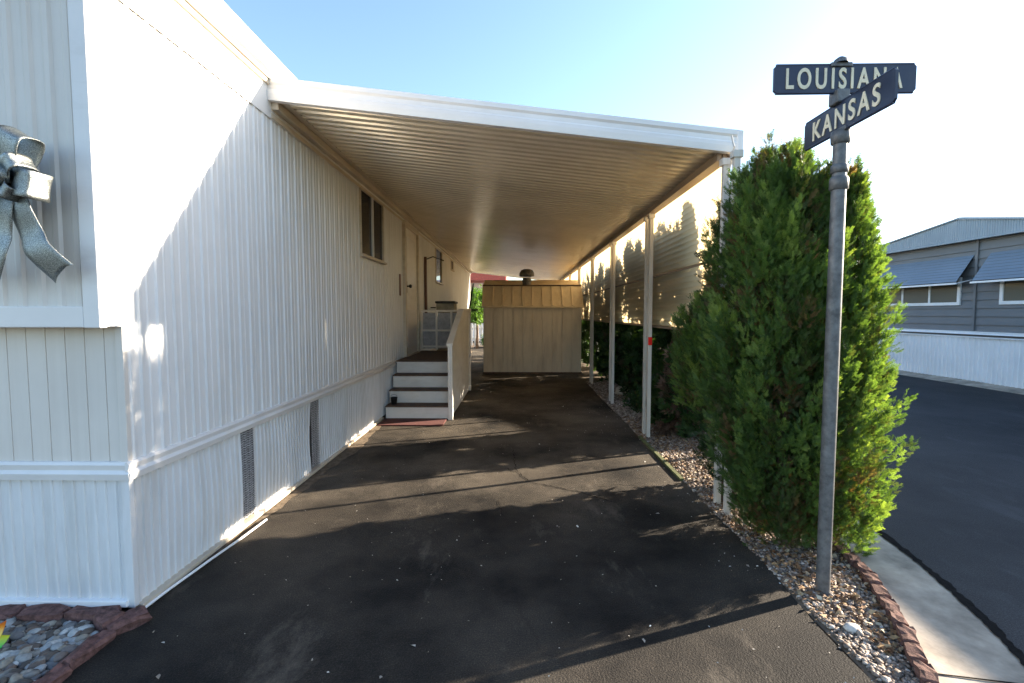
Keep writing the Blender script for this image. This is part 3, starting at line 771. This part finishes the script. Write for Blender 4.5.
def scatter_mesh(name, tpls, pos, zax, yax, size, tone, mat, parent=None, loc=None):
    """one mesh of many small pieces. pos,zax,yax: (n,3)"""
    n = len(pos); z = zax/np.linalg.norm(zax,axis=1,keepdims=True)
    x = np.cross(yax, z); x /= (np.linalg.norm(x,axis=1,keepdims=True)+1e-9); y = np.cross(z, x)
    VV = []; FF = []; TT = []; off = 0
    which = rng.integers(0, len(tpls), n)
    for t, (V, F) in enumerate(tpls):
        idx = np.where(which == t)[0]
        if len(idx) == 0: continue
        P = (V[None,:,0,None]*x[idx][:,None,:] + V[None,:,1,None]*y[idx][:,None,:] + V[None,:,2,None]*z[idx][:,None,:])*size[idx][:,None,None] + pos[idx][:,None,:]
        m = len(V); VV.append(P.reshape(-1,3)); TT.append(np.repeat(tone[idx], m))
        f = np.array(F); ff = (f[None] + (np.arange(len(idx))*m)[:,None,None] + off).reshape(-1, f.shape[1]); FF.append(ff)
        off += m*len(idx)
    V = np.concatenate(VV); F = np.concatenate(FF); T = np.concatenate(TT)
    L = np.array(loc if loc is not None else (WLOC[parent.name] if parent is not None else (0,0,0)), float)
    me = bpy.data.meshes.new(name); k = F.shape[1]
    me.vertices.add(len(V)); me.vertices.foreach_set('co', (V-L).ravel())
    me.loops.add(F.size); me.loops.foreach_set('vertex_index', F.ravel().astype(np.int32))
    me.polygons.add(len(F)); me.polygons.foreach_set('loop_start', np.arange(0, F.size, k, dtype=np.int32))
    me.update(calc_edges=True)
    at = me.attributes.new('tone', 'FLOAT', 'POINT'); at.data.foreach_set('value', T.astype(np.float32))
    me.materials.append(M[mat]); me.validate()
    o = bpy.data.objects.new(name, me); link(o, parent, Vector(L)); return o

def crown(name, cx, cy, z0, z1, r, nplume, per, size, mat, parent, prof=None, tpls=None, lean=(0,0), jag=.22, squash=1.0, fill=.35, bias=0.0):
    """arborvitae crown: upright plumes covered in flat sprays"""
    tpls = tpls or TPL
    if prof is None: prof = [(0,.62),(.12,.92),(.35,1.0),(.6,.93),(.8,.72),(.93,.42),(1,.14)]
    ps = [p for p,_ in prof]; rs = [q for _,q in prof]
    POS=[];Z=[];Y=[];SZ=[];TN=[]
    H = z1-z0
    for i in range(nplume):
        t = rng.uniform(0,1)**.9*.98; a = rng.uniform(0, 2*PI); rr = np.interp(t, ps, rs)*r
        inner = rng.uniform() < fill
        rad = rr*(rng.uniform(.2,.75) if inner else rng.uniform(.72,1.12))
        L = rng.uniform(.22,.42)*(.6+.5*(1-t)); L = min(L, H*.4)
        base = np.array([cx+lean[0]*t+math.cos(a)*rad*.85, cy+lean[1]*t+math.sin(a)*rad*.85*squash, z0+H*t*(1-jag*.3)-L*.35])
        base[2] = max(base[2], z0-.02)
        out = np.array([math.cos(a), math.sin(a), 0])
        ax = np.array([0,0,1.])+out*rng.uniform(.12,.55)*(1-.6*t)+rng.normal(0,.08,3); ax /= np.linalg.norm(ax)
        pr = rng.uniform(.045,.085)*(.7 if t > .8 else 1)
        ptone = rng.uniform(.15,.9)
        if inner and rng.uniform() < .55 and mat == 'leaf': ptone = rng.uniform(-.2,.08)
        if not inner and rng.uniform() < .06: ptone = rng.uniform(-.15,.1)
        n = per
        s = rng.uniform(0,1,n)**.8; th = rng.uniform(0,2*PI,n)
        u = np.cross(ax,[0,1,.1]); u /= np.linalg.norm(u); w = np.cross(ax,u)
        radial = np.cos(th)[:,None]*u + np.sin(th)[:,None]*w
        P = base + ax*(s*L)[:,None] + radial*(pr*(1-s*.85)*rng.uniform(.3,1,n))[:,None]
        zz = ax*1.0 + radial*(.75*(1-s*.6))[:,None] + out*.25 + rng.normal(0,.18,(n,3))
        yy = radial + rng.normal(0,.5,(n,3))
        POS.append(P);Z.append(zz);Y.append(yy);SZ.append(size*rng.uniform(.65,1.25,n)*(1-.25*s))
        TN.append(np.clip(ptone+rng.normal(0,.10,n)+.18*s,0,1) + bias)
    return scatter_mesh(name, tpls, np.concatenate(POS), np.concatenate(Z), np.concatenate(Y), np.concatenate(SZ), np.concatenate(TN), mat, parent)

def trunk_mesh(parent, cx, cy, h, r0, branches, spread, z0=.2, lean=(0,0)):
    b = MB(); pts = [(cx+lean[0]*t+.02*math.sin(t*5+cx*9), cy+lean[1]*t+.02*math.cos(t*4+cy*7), t*h-.02) for t in np.linspace(0,1,8)]
    b.tube(pts, [r0*(1-.85*t) for t in np.linspace(0,1,8)], 9)
    for k in range(branches):
        a = k*2.399+cx*3; z = z0+(h*.75-z0)*k/branches; L = spread*random.uniform(.6,1)
        p0 = Vector((cx+lean[0]*z/h, cy+lean[1]*z/h, z)); d = Vector((math.cos(a), math.sin(a), 0))
        b.tube([p0, p0+d*L*.5+Vector((0,0,L*.45)), p0+d*L*.9+Vector((0,0,L*1.2))], [r0*.35, r0*.22, r0*.08], 5)
    return b.build('trunk', 'bark', parent)
GA = 'arborvitae clump behind the street sign'
def arbor(label, cx, cy, z0, z1, r, npl, per, size, lean=(0,0), mat='leaf', group=GA, prof=None, tpls=None, squash=1, fill=.35, br=14, bias=0.0):
    t = thing('arborvitae', label, 'shrub', (cx,cy,0), group)
    trunk_mesh(t, cx, cy, z1*.85, .035, br, r*.8, max(.15,z0), lean)
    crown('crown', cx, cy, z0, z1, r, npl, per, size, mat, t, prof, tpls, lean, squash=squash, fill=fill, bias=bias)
    return t
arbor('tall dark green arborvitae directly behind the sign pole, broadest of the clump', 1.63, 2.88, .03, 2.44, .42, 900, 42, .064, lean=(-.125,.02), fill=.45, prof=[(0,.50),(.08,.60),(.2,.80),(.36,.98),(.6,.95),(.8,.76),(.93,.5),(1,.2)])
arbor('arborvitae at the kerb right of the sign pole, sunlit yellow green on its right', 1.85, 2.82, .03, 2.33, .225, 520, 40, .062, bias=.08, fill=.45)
arbor('short bushy arborvitae bulging over the carport posts at the left of the clump', 1.50, 3.50, .66, 1.50, .35, 300, 32, .066, prof=[(0,.5),(.2,.85),(.5,1),(.8,.85),(1,.4)])
arbor('arborvitae at the back of the clump between the posts and the screen', 1.80, 3.55, .12, 2.52, .37, 420, 16, .12, mat='leaf_hedge', prof=[(0,.9),(.5,1),(.85,.95),(.94,.6),(1,.2)])
arbor('slim arborvitae filling the notch right behind the sign pole top', 1.72, 3.10, .3, 2.27, .24, 200, 34, .064)
arbor('arborvitae behind the screen end with a bare lower trunk', 2.0, 4.66, 1.50, 2.52, .26, 110, 12, .13, mat='leaf_hedge', tpls=TPS, prof=[(0,.8),(.3,1),(.6,.7),(1,.1)])
arbor('narrow arborvitae behind the clump next to the street gutter', 1.98, 3.86, .1, 2.05, .24, 150, 12, .13, mat='leaf_hedge', tpls=TPS)
HL = 'dark arborvitae of the hedge row behind the carport screen'
hy = [5.50, 5.88, 7.70, 8.05, 8.55, 9.25, 9.8, 10.4, 11.0, 11.6, 12.3, 13.0, 13.8, 14.6, 15.5, 16.5]
for i, y in enumerate(hy):
    arbor(HL, 2.04+random.uniform(-.03,.03), y, .02, 2.46+random.uniform(-.12,.12), .36, 230 if y < 10 else 100, 10, .14 if y < 10 else .17,
          mat='leaf_hedge', group='arborvitae hedge row along the carport screen', tpls=TPS, fill=.5, br=6,
          prof=[(0,.95),(.12,1),(.85,1.0),(.92,.8),(.96,.5),(1,.15)])
arbor('hedge arborvitae with bare stem, nearer of the two over the gap in the row', 2.04, 6.42, 1.45, 2.40, .34, 110, 10, .14, mat='leaf_hedge', group=None, tpls=TPS, fill=.5, br=6, prof=[(0,.9),(.7,1),(.9,.7),(1,.2)])
arbor('second hedge arborvitae with bare stem, farther along over the gap in the row', 2.04, 7.0, 1.45, 2.5, .34, 110, 10, .14, mat='leaf_hedge', group=None, tpls=TPS, fill=.5, br=6, prof=[(0,.9),(.7,1),(.9,.7),(1,.2)])
arbor('small arborvitae with bare stem behind the dry bush', 2.04, 5.03, 1.5, 2.36, .28, 100, 10, .14, mat='leaf_hedge', group=None, tpls=TPS, fill=.5, br=6, prof=[(0,.9),(.7,1),(.9,.7),(1,.2)])

def bush(name, label, cat, cx, cy, z0, r, h, n, size, mat, tpls, stems=8):
    t = thing(name, label, cat, (cx,cy,z0))
    b = MB()
    for k in range(stems):
        a = k*2.4; d = Vector((math.cos(a), math.sin(a), 0))*r*random.uniform(.3,.8)
        b.tube([(cx,cy,z0-.01), Vector((cx,cy,z0+h*.4))+d*.5, Vector((cx,cy,z0+h*random.uniform(.7,.95)))+d], [.009*h*1.5,.006*h*1.5,.003], 5)
    b.build('stems', 'bark', t)
    d = rng.normal(size=(n,3)); d /= np.linalg.norm(d,axis=1,keepdims=True); rad = rng.uniform(.2,1,n)**.5
    lump = 1+.18*np.sin(d[:,0]*5+cx*3)+.15*np.cos(d[:,1]*6+d[:,2]*4)
    P = np.array([cx,cy,z0+h*.52]) + d*np.array([r,r,h*.48])*(rad*lump)[:,None]; P[:,2] = np.maximum(P[:,2], z0+.01)
    scatter_mesh('foliage', tpls, P, d+np.array([0,0,.7])+rng.normal(0,.5,(n,3)), rng.normal(size=(n,3)), size*rng.uniform(.6,1.3,n), np.clip(.5+.25*rng.normal(size=n),0,1), mat, t)
    return t
bush('low_bush', 'low dark green bush filling the gap in the hedge row', 'bush', 1.95, 6.78, 0, .36, .30, 600, .08, 'leaf_hedge', TPB)
bush('dry_bush', 'dry twiggy brown bush beside the carport posts under the screen', 'bush', 1.93, 5.42, 0, .22, 1.15, 900, .10, 'twig', TPS, 22)
bush('small_shrub', 'small green shrub at the foot of the second pair of posts', 'bush', 1.82, 5.85, 0, .18, .40, 400, .05, 'leaf_hedge', TPB)
bush('dead_shrub', 'low rusty brown dead shrub on the gravel behind the posts', 'bush', 1.78, 5.45, 0, .16, .17, 260, .06, 'twig', TPS)

# ------------------------------------------------------------------ pebbles and litter
def ico(sub, sq=(1,.8,.6), seed=0):
    bm = bmesh.new(); bmesh.ops.create_icosphere(bm, subdivisions=sub, radius=1); r = random.Random(seed)
    V = np.array([[v.co.x*sq[0], v.co.y*sq[1], v.co.z*sq[2]] for v in bm.verts]); V *= 1+np.array([[r.uniform(-.12,.12)] for _ in range(len(V))])
    F = [tuple(v.index for v in f.verts) for f in bm.faces]; bm.free(); return V, F
def in_bed(x, y):
    xs = np.interp(y, [p[1] for p in BR], [p[0] for p in BR]); return (x > 1.38) & (x < xs-.035)
n = 34000
X = rng.uniform(1.36, 2.08, n); Yy = 1.2 + rng.uniform(0,1,n)**1.9*8.5
k = in_bed(X, Yy); X, Yy = X[k], Yy[k]; n = len(X)
sz = rng.uniform(.005,.013,n)*(1+.10*(Yy-1.2)); sz[rng.uniform(size=n) < .04] *= 1.7
zax = np.stack([rng.normal(0,.35,n), rng.normal(0,.35,n), np.ones(n)],1)
scatter_mesh('bed_gravel', [ico(1,(1,.75,.5),s) for s in range(5)], np.stack([X,Yy,-.006+sz*.25+rng.uniform(0,.008,n)],1), zax, rng.normal(size=(n,3)), sz, rng.beta(1.6,2.2,n), 'pebble')['kind'] = 'stuff'
n = 5200
X = rng.uniform(-3.1,-1.82,n); Yy = rng.uniform(.9,2.06,n)
sz = rng.uniform(.015,.034,n); 
zax = np.stack([rng.normal(0,.3,n), rng.normal(0,.3,n), np.ones(n)],1)
o = scatter_mesh('river_pebbles', [ico(2,(1,.7,.48),s+9) for s in range(6)], np.stack([X,Yy,sz*.2+rng.uniform(0,.022,n)],1), zax, rng.normal(size=(n,3)), sz, rng.uniform(0,1,n), 'river')
o['kind'] = 'stuff'; o.data.polygons.foreach_set('use_smooth', [True]*len(o.data.polygons))
def tpl_flat(seed):
    r = np.random.default_rng(seed)
    V = np.array([[-.5,-.2,0],[0,-.3,.12],[.5,0,.0],[.1,.3,.1]])+r.uniform(-.08,.08,(4,3)); return V, [(0,1,2,3)]
TPF = [tpl_flat(i) for i in range(4)]
n = 4800; X = rng.uniform(1.36,2.1,n); Yy = 1.9+rng.uniform(0,1,n)**1.4*4.5; k = in_bed(X,Yy) & ((X > 1.5) | (Yy > 2.1)); X, Yy = X[k], Yy[k]; n = len(X)
scatter_mesh('leaf_litter', TPF, np.stack([X,Yy,.008+rng.uniform(0,.012,n)],1), np.stack([rng.normal(0,.5,n),rng.normal(0,.5,n),np.ones(n)],1), rng.normal(size=(n,3)), rng.uniform(.012,.04,n), rng.uniform(0,1,n), 'litter')['kind'] = 'stuff'
n = 520; X = rng.uniform(-1.6,1.36,n); Yy = rng.uniform(1.3,8,n); X[:150] = 1.36-rng.gamma(1.3,.12,150); X = np.clip(X,-1.7,1.36)
scatter_mesh('driveway_litter', TPF, np.stack([X,Yy,np.full(n,.004)],1), np.stack([rng.normal(0,.25,n),rng.normal(0,.25,n),np.ones(n)],1), rng.normal(size=(n,3)), rng.uniform(.005,.013,n)+(rng.uniform(size=n)<.06)*.014, rng.uniform(0,1,n), 'specks')['kind'] = 'stuff'

# edging bricks along the gutter
def rock_block(sx, sy, sz, seed, jit=.006, bev=.008):
    r = random.Random(seed); bm = bmesh.new(); bmesh.ops.create_cube(bm, size=1)
    for v in bm.verts: v.co = Vector((v.co.x*sx, v.co.y*sy, v.co.z*sz))
    bmesh.ops.subdivide_edges(bm, edges=list(bm.edges), cuts=2, use_grid_fill=True)
    for v in bm.verts:
        d = Vector((v.co.x/sx, v.co.y/sy, v.co.z/sz)); e = sum(1 for c in d if abs(c) > .49)
        v.co *= (1-.05*max(0,e-1)); v.co += Vector([r.uniform(-jit,jit) for _ in range(3)])
    return bm
arc = []; acc = 0
pts = [Vector((*p,0)) for p in BR]; s = .42; L = .118
def along(s):
    for i in range(len(pts)-1):
        d = (pts[i+1]-pts[i]).length
        if s <= d: return pts[i]+(pts[i+1]-pts[i])*(s/d), (pts[i+1]-pts[i]).normalized()
        s -= d
    return pts[-1], Vector((0,1,0))
protos = []
i = 0
while i < 19:
    p, d = along(s+L/2); ang = math.atan2(d.y, d.x); p = p + Vector((d.y,-d.x,0))*(-.012)
    if i < 4:
        mb = MB(); mb.bm(rock_block(.108,.058,.070,i)); o = mb.build('edging_brick', 'brick', None, (0,0,0)); protos.append(o)
    else:
        o = protos[i%4].copy(); COL.objects.link(o)
    o.location = (p.x, p.y, .010+random.uniform(-.004,.004)); o.rotation_euler = (random.uniform(-.06,.06), random.uniform(-.05,.05), ang+random.uniform(-.07,.07))
    tag(o, 'red concrete edging brick between the gravel bed and the kerb gutter', 'brick', 'edging bricks along the kerb gutter'); s += L; i += 1
# scalloped blocks of the pebble bed
def scallop(x, y, ang, L, w, h, seed, label, grp):
    b = MB(); b.bm(rock_block(L, w, h, seed, .008)); o = b.build('edging_block', 'brick_dark', None, (0,0,0))
    o.location = (x,y,h/2-.01); o.rotation_euler = (random.uniform(-.08,.08), random.uniform(-.06,.06), ang); tag(o, label, 'edging block', grp)
for k in range(6): scallop(-1.93-.215*k, 2.075-.006*(k%2), .04*(k%3-1), .205, .075, .068, 50+k, 'weathered red edging block lying along the white front skirting', 'edging blocks along the front skirting')
scallop(-1.83, 2.045, -.55, .13, .09, .075, 70, 'loose red edging block at the corner of the home', None)
scallop(-1.745, 2.050, .95, .15, .085, .06, 71, 'tipped red edging block at the driveway edge by the home corner', None)
for k in range(5): scallop(-1.765+.004*(k%2), 1.875-.205*k, PI/2+.03*(k%3-1), .20, .06, .050, 60+k, 'red edging block lining the driveway side of the pebble bed', 'edging blocks along the driveway')
# white pipe by the skirting
b = MB(); b.tube([(-1.76,2.16,.012),(-1.745,2.3,.020),(-1.725,2.6,.018),(-1.70,2.85,.018),(-1.685,3.12,.018)], .007, 8)
tag(b.build('plastic_pipe', 'white', None, (-1.72,2.6,0)), 'thin white plastic pipe lying on the asphalt along the skirting', 'pipe')
b = MB(); b.prism([(1.355,-.01),(1.388,-.01),(1.388,.022),(1.355,.020)], 3.95, 5.35, 1)
tag(b.build('edging_board', 'wood_green', None, (1.37,4.6,0)), 'mossy wooden edging board between driveway and gravel by the posts', 'edging board')
def stone(x, y, s, seed, label):
    V, F = ico(2, (1,.75,.55), seed); b = MB(); b.add([tuple(Vector(v)*s+Vector((x,y,s*.35))) for v in V], F, True); tag(b.build('stone', 'stone', None, (x,y,0)), label, 'stone')
stone(1.475, 2.06, .034, 3, 'pale stone on the gravel in front of the sign pole')
stone(1.83, 8.2, .17, 5, 'large pale stone under the screen by the third pair of posts')
stone(1.98, 8.55, .15, 6, 'grey stone behind the large pale stone in the hedge bed')
# rainbow garden spinner, mostly outside the frame
sp = thing('garden_spinner', 'rainbow coloured garden spinner standing in the river pebbles', 'garden spinner', (-2.20, 1.86, 0))
b = MB(); cx, cz = -2.20, .085
for k in range(10):
    a = 2*PI*k/10; r_ = .105; vs = [(cx,1.86,cz)]
    for q in range(6):
        t = a+.5*q/5; vs.append((cx+r_*math.cos(t), 1.86-.02+.008*q, cz+r_*math.sin(t)))
    b.add(vs, [(0,i,i+1) for i in range(1,6)])
    b.add([(v[0],v[1]+.002,v[2]) for v in vs], [(0,i+1,i) for i in range(1,6)])
b.build('vanes', 'rainbow', sp, recalc=False)
b = MB(); b.tube([(cx,1.875,-.02),(cx,1.875,cz+.02)], .005, 8); b.tube([(cx,1.82,cz),(cx,1.885,cz)], .010, 10); b.build('stake', 'white', sp)

# ------------------------------------------------------------------ house across the street
HX = 9.2
ho = thing('grey_house', 'grey house with blue window awnings and low gable across the street', 'house', (HX, 9, 0))
y0, y1 = 8.05, 13.2; yp = 10.1
def lap_x(b, x, y0, y1, z0, z1, pitch):     # lap siding facing -X
    z = z0
    while z < z1-.001:
        z2 = min(z+pitch, z1); b.add([(x-.026,y0,z),(x-.026,y1,z),(x,y1,z2),(x,y0,z2),(x,y0,z),(x,y1,z)], [(0,3,2,1),(0,1,5,4)]); z = z2
b = MB(); lap_x(b, HX, y0, y1, 1.0, 2.9, .165); b.build('siding', 'grey_siding', ho, recalc=False)
b = MB(); b.box(HX+.01, HX+14, y0, y1, 0, 2.9); b.build('wall', 'grey_siding', ho)
b = MB(); b.box(HX-.045, HX-.028, 9.76, 9.81, 1.0, 2.88, .003); b.build('downspout', 'grey_siding', ho)
# ribbed gable fascia
def gab(y): return 3.33 - (y-yp)*.125 if y > yp else 3.33 - (yp-y)*.185
b = MB(); vs = []; pr = rib_profile(y0-.15, y1+.15, 0, 'skirt'); pr = [(y0-.15+(p-(y0-.15))*1.0, h) for p,h in pr]
for p, h in pr: vs += [(HX-.16-h, p, 2.87), (HX-.16-h, p, gab(p)-.02)]
b.add(vs, [(2*i,2*i+1,2*i+3,2*i+2) for i in range(len(pr)-1)]); b.build('gable_fascia', 'blue_grey', ho, recalc=False)
b = MB(); 
poly = [(y0-.2,2.86),(y0-.2,gab(y0-.2)),(yp-.14,gab(yp-.14)),(yp-.12,gab(yp)+.015),(yp,gab(yp)+.035),(yp+.12,gab(yp)+.015),(yp+.14,gab(yp+.14)),(y1+.2,gab(y1+.2)),(y1+.2,2.86)]
b.prism(poly, HX-.155, HX+14.2, 0); b.build('roof', 'blue_grey', ho)
b = MB(); 
for (a,c) in ((y0-.2,yp),(yp,y1+.2)):
    d = Vector((0,c-a,gab(c)-gab(a))); l = d.length; d.normalize(); m = Vector((HX-.17,(a+c)/2,(gab(a)+gab(c))/2))
    b.obox(m, (1,0,0), d, d.cross(Vector((1,0,0))), .06, l, .03, .003)
b.box(HX-.20, HX-.15, y0-.2, y1+.2, 2.845, 2.87, .003)
b.build('rake_trim', 'blue_grey', ho)
b = MB(); lap_x(b, HX-.06, y0, y1, .97, 1.03, .06); b.box(HX-.075, HX+.01, y0, y1, 1.005, 1.03, .002)
b.build('ledge', 'white', ho)
b = MB(); vs = []; zs = np.linspace(.03,.91,8); q = []
p = y0
while p < y1: q += [(p,0),(p+.055,0),(p+.063,.016),(p+.082,.016),(p+.09,0)]; p += .098
for p,h in q:
    for z in zs: vs.append((HX-.09-h-.012*math.sin(p*3+z*2.5), p, z))
n = len(zs); b.add(vs, [(i*n+k, i*n+k+1, (i+1)*n+k+1, (i+1)*n+k) for i in range(len(q)-1) for k in range(n-1)])
b.build('skirting', 'white', ho, recalc=False)
b = MB(); b.box(HX-.13, HX-.06, y0, y1, .905, .93, .004); b.build('skirting_cap', 'white', ho)
def opp_window(a, c, z0, z1, panes):
    w = MB(); t = .065; w.box(HX-.05, HX-.012, a, a+t, z0, z1, .004); w.box(HX-.05, HX-.012, c-t, c, z0, z1, .004)
    w.box(HX-.05, HX-.012, a+t, c-t, z0, z0+t, .004); w.box(HX-.05, HX-.012, a+t, c-t, z1-t, z1, .004)
    wo = w.build('window', 'white', ho)
    m = MB()
    for k in range(1, panes): yy = a+(c-a)*k/panes; m.box(HX-.045, HX-.014, yy-.022, yy+.022, z0+t, z1-t, .003)
    if panes > 1: m.build('mullion', 'white', wo)
    g = MB(); g.box(HX-.028, HX-.020, a+t, c-t, z0+t, z1-t); g.build('pane', 'pale_glass', wo)
opp_window(10.10, 12.35, 1.56, 2.14, 3); opp_window(8.2, 9.28, 1.56, 2.10, 2)
def opp_awning(a, c, ztop, zbot, out=.34):
    b = MB(); n = 9
    for k in range(n):
        t0, t1 = k/n, (k+.80)/n
        x0, x1 = HX-.02-out*t0, HX-.02-out*t1; za, zb = ztop-(ztop-zbot)*t0, ztop-(ztop-zbot)*t1-.002
        b.add([(x0,a,za),(x0,c,za),(x1,c,zb),(x1,a,zb),(x0,a,za+.006),(x0,c,za+.006),(x1,c,zb+.006),(x1,a,zb+.006)],[(0,1,2,3),(4,7,6,5),(0,4,5,1),(2,6,7,3),(1,5,6,2),(0,3,7,4)])
    ao = b.build('awning', 'awning_blue', ho)
    e = MB(); e.add([(HX-.02,a+.01,ztop-.04),(HX-.02,c-.01,ztop-.04),(HX-.02-out,c-.01,zbot-.04),(HX-.02-out,a+.01,zbot-.04)],[(0,1,2,3)]); e.build('awning_underside', 'dark_metal', ao, recalc=False)
    e = MB(); e.box(HX-.02-out-.02, HX-.02-out+.012, a-.02, c+.02, zbot-.045, zbot-.008, .004); e.build('awning_edge', 'white', ao)
    e = MB()
    for y in (a+.02, c-.02): e.tube([(HX-.02,y,zbot+.05),(HX-.02-out,y,zbot-.03)], .012, 6)
    e.build('awning_arm', 'white', ao)
opp_awning(9.86, 12.6, 2.56, 2.02); opp_awning(8.1, 9.52, 2.56, 2.02)
# neighbour of that house, nearer, outside the frame to the right, shades the street
h2 = thing('white_bungalow', 'pale bungalow across the street nearer than the grey house', 'house', (HX, 4, 0))
b = MB(); b.box(HX, HX+12, 1.2, 7.7, 0, 2.40); b.build('wall', 'front_white', h2)
b = MB(); b.prism([(.95,2.40),(7.9,2.40),(7.9,2.52),(4.4,2.54),(.95,2.52)], HX-.2, HX+12.2, 0); b.build('roof', 'trim_white', h2)
b = MB(); b.box(HX-.04, HX-.002, 3.0, 4.6, 1.2, 2.2, .005); w = b.build('window', 'white', h2)
b = MB(); b.box(HX-.05, HX-.041, 3.08, 4.52, 1.28, 2.12); b.build('pane', 'dark_glass', w)
strip_sheet('far_gutter', [(8.75,-10),(8.75,40)], [(9.16,-10),(9.16,40)], -.012, .05, 'concrete')

# ------------------------------------------------------------------ beyond the driveway
rb = thing('red_building', 'low building with a red painted roof edge beyond the far end of the driveway', 'building', (-3, 24, 0))
b = MB(); b.box(-8, 1.4, 24, 30, 0, 2.9); b.build('wall', 'white', rb)
b = MB(); b.prism([(-8.4,2.9),(-.55,2.9),(-.55,3.22),(-3.4,3.55),(-8.4,3.3)], 22, 30.3, 1); b.build('roof', 'red_paint', rb)
b = MB(); b.box(-1.2, 1.6, 23.2, 23.8, 2.86, 2.98); b.build('porch_roof', 'white', rb)
b = MB(); b.box(-2.6, -1.7, 23.96, 24, .9, 2.1); b.build('window', 'dark_glass', rb)
pf = thing('picket_fence', 'low white picket fence past the end of the home', 'fence', (-1.3, 20, 0))
b = MB(); x = -3
while x < 1.5: b.box(x, x+.07, 20, 20.025, .05, .95, .006); x += .13
b.build('pickets', 'white', pf); b = MB(); b.box(-3, 1.5, 20.025, 20.06, .3, .36); b.box(-3,1.5,20.025,20.06,.75,.81); b.build('rail', 'white', pf)
bush('garden_tree', 'leafy bright green small tree beyond the end of the home', 'tree', -1.62, 18.9, 1.0, .66, 1.30, 1500, .13, 'leaf_bright', TPB, 10)
b = MB(); b.tube([(-1.62,18.9,-.02),(-1.60,18.9,.6),(-1.62,18.9,1.4)], [.07,.05,.03], 8); b.build('trunk', 'bark', bpy.data.objects['garden_tree'])
bush('flower_bush', 'light green bush at the base of the picket fence', 'bush', -1.15, 19.4, 0, .4, .6, 500, .10, 'leaf_bright', TPB)

# ------------------------------------------------------------------ light
AZ, EL = 20.5, 18.2          # sun direction: degrees from +X towards +Y, elevation
sd = Vector((math.cos(R(EL))*math.cos(R(AZ)), math.cos(R(EL))*math.sin(R(AZ)), math.sin(R(EL))))
sun = bpy.data.lights.new('Sun', 'SUN'); sun.energy = 5.0; sun.angle = R(.55); sun.color = (1, .86, .68)
so = bpy.data.objects.new('Sun', sun); COL.objects.link(so); so.rotation_euler = sd.to_track_quat('Z', 'Y').to_euler(); so.location = (8,4,12)
wd = bpy.data.worlds.new('World'); S.world = wd; wd.use_nodes = True
nt = wd.node_tree; bg = nt.nodes['Background']; sky = nt.nodes.new('ShaderNodeTexSky'); sky.sky_type = 'NISHITA'; sky.sun_disc = False
sky.sun_elevation = R(EL); sky.sun_rotation = R(90-AZ); sky.air_density = 1.0; sky.dust_density = .7; sky.ozone_density = 2.0
nt.links.new(sky.outputs[0], bg.inputs[0]); bg.inputs[1].default_value = .10

# ------------------------------------------------------------------ camera
cam = bpy.data.cameras.new('Camera'); cam.sensor_width = 36; cam.lens = 480/1024*36; cam.clip_end = 600; cam.clip_start = .05
co = bpy.data.objects.new('Camera', cam); COL.objects.link(co); co.location = (0,0,1.4)
p = math.atan(28.5/480); yw = math.atan(6/480*math.cos(p))
co.rotation_euler = (PI/2-p, 0, yw); S.camera = co
S.view_settings.view_transform = 'Standard'; S.view_settings.look = 'None'; S.view_settings.gamma = 1; S.view_settings.exposure = 2.2
S.view_settings.use_curve_mapping = False
S.render.resolution_x = 1024; S.render.resolution_y = 683

S.cycles.use_denoising = True
S.cycles.denoiser = 'OPENIMAGEDENOISE'
S.cycles.denoising_input_passes = 'RGB_ALBEDO_NORMAL'
S.cycles.denoising_prefilter = 'NONE'
S.cycles.max_bounces = 12; S.cycles.diffuse_bounces = 7; S.cycles.glossy_bounces = 4; S.cycles.transmission_bounces = 6
S.cycles.sample_clamp_indirect = 6
S.cycles.caustics_reflective = False; S.cycles.caustics_refractive = False
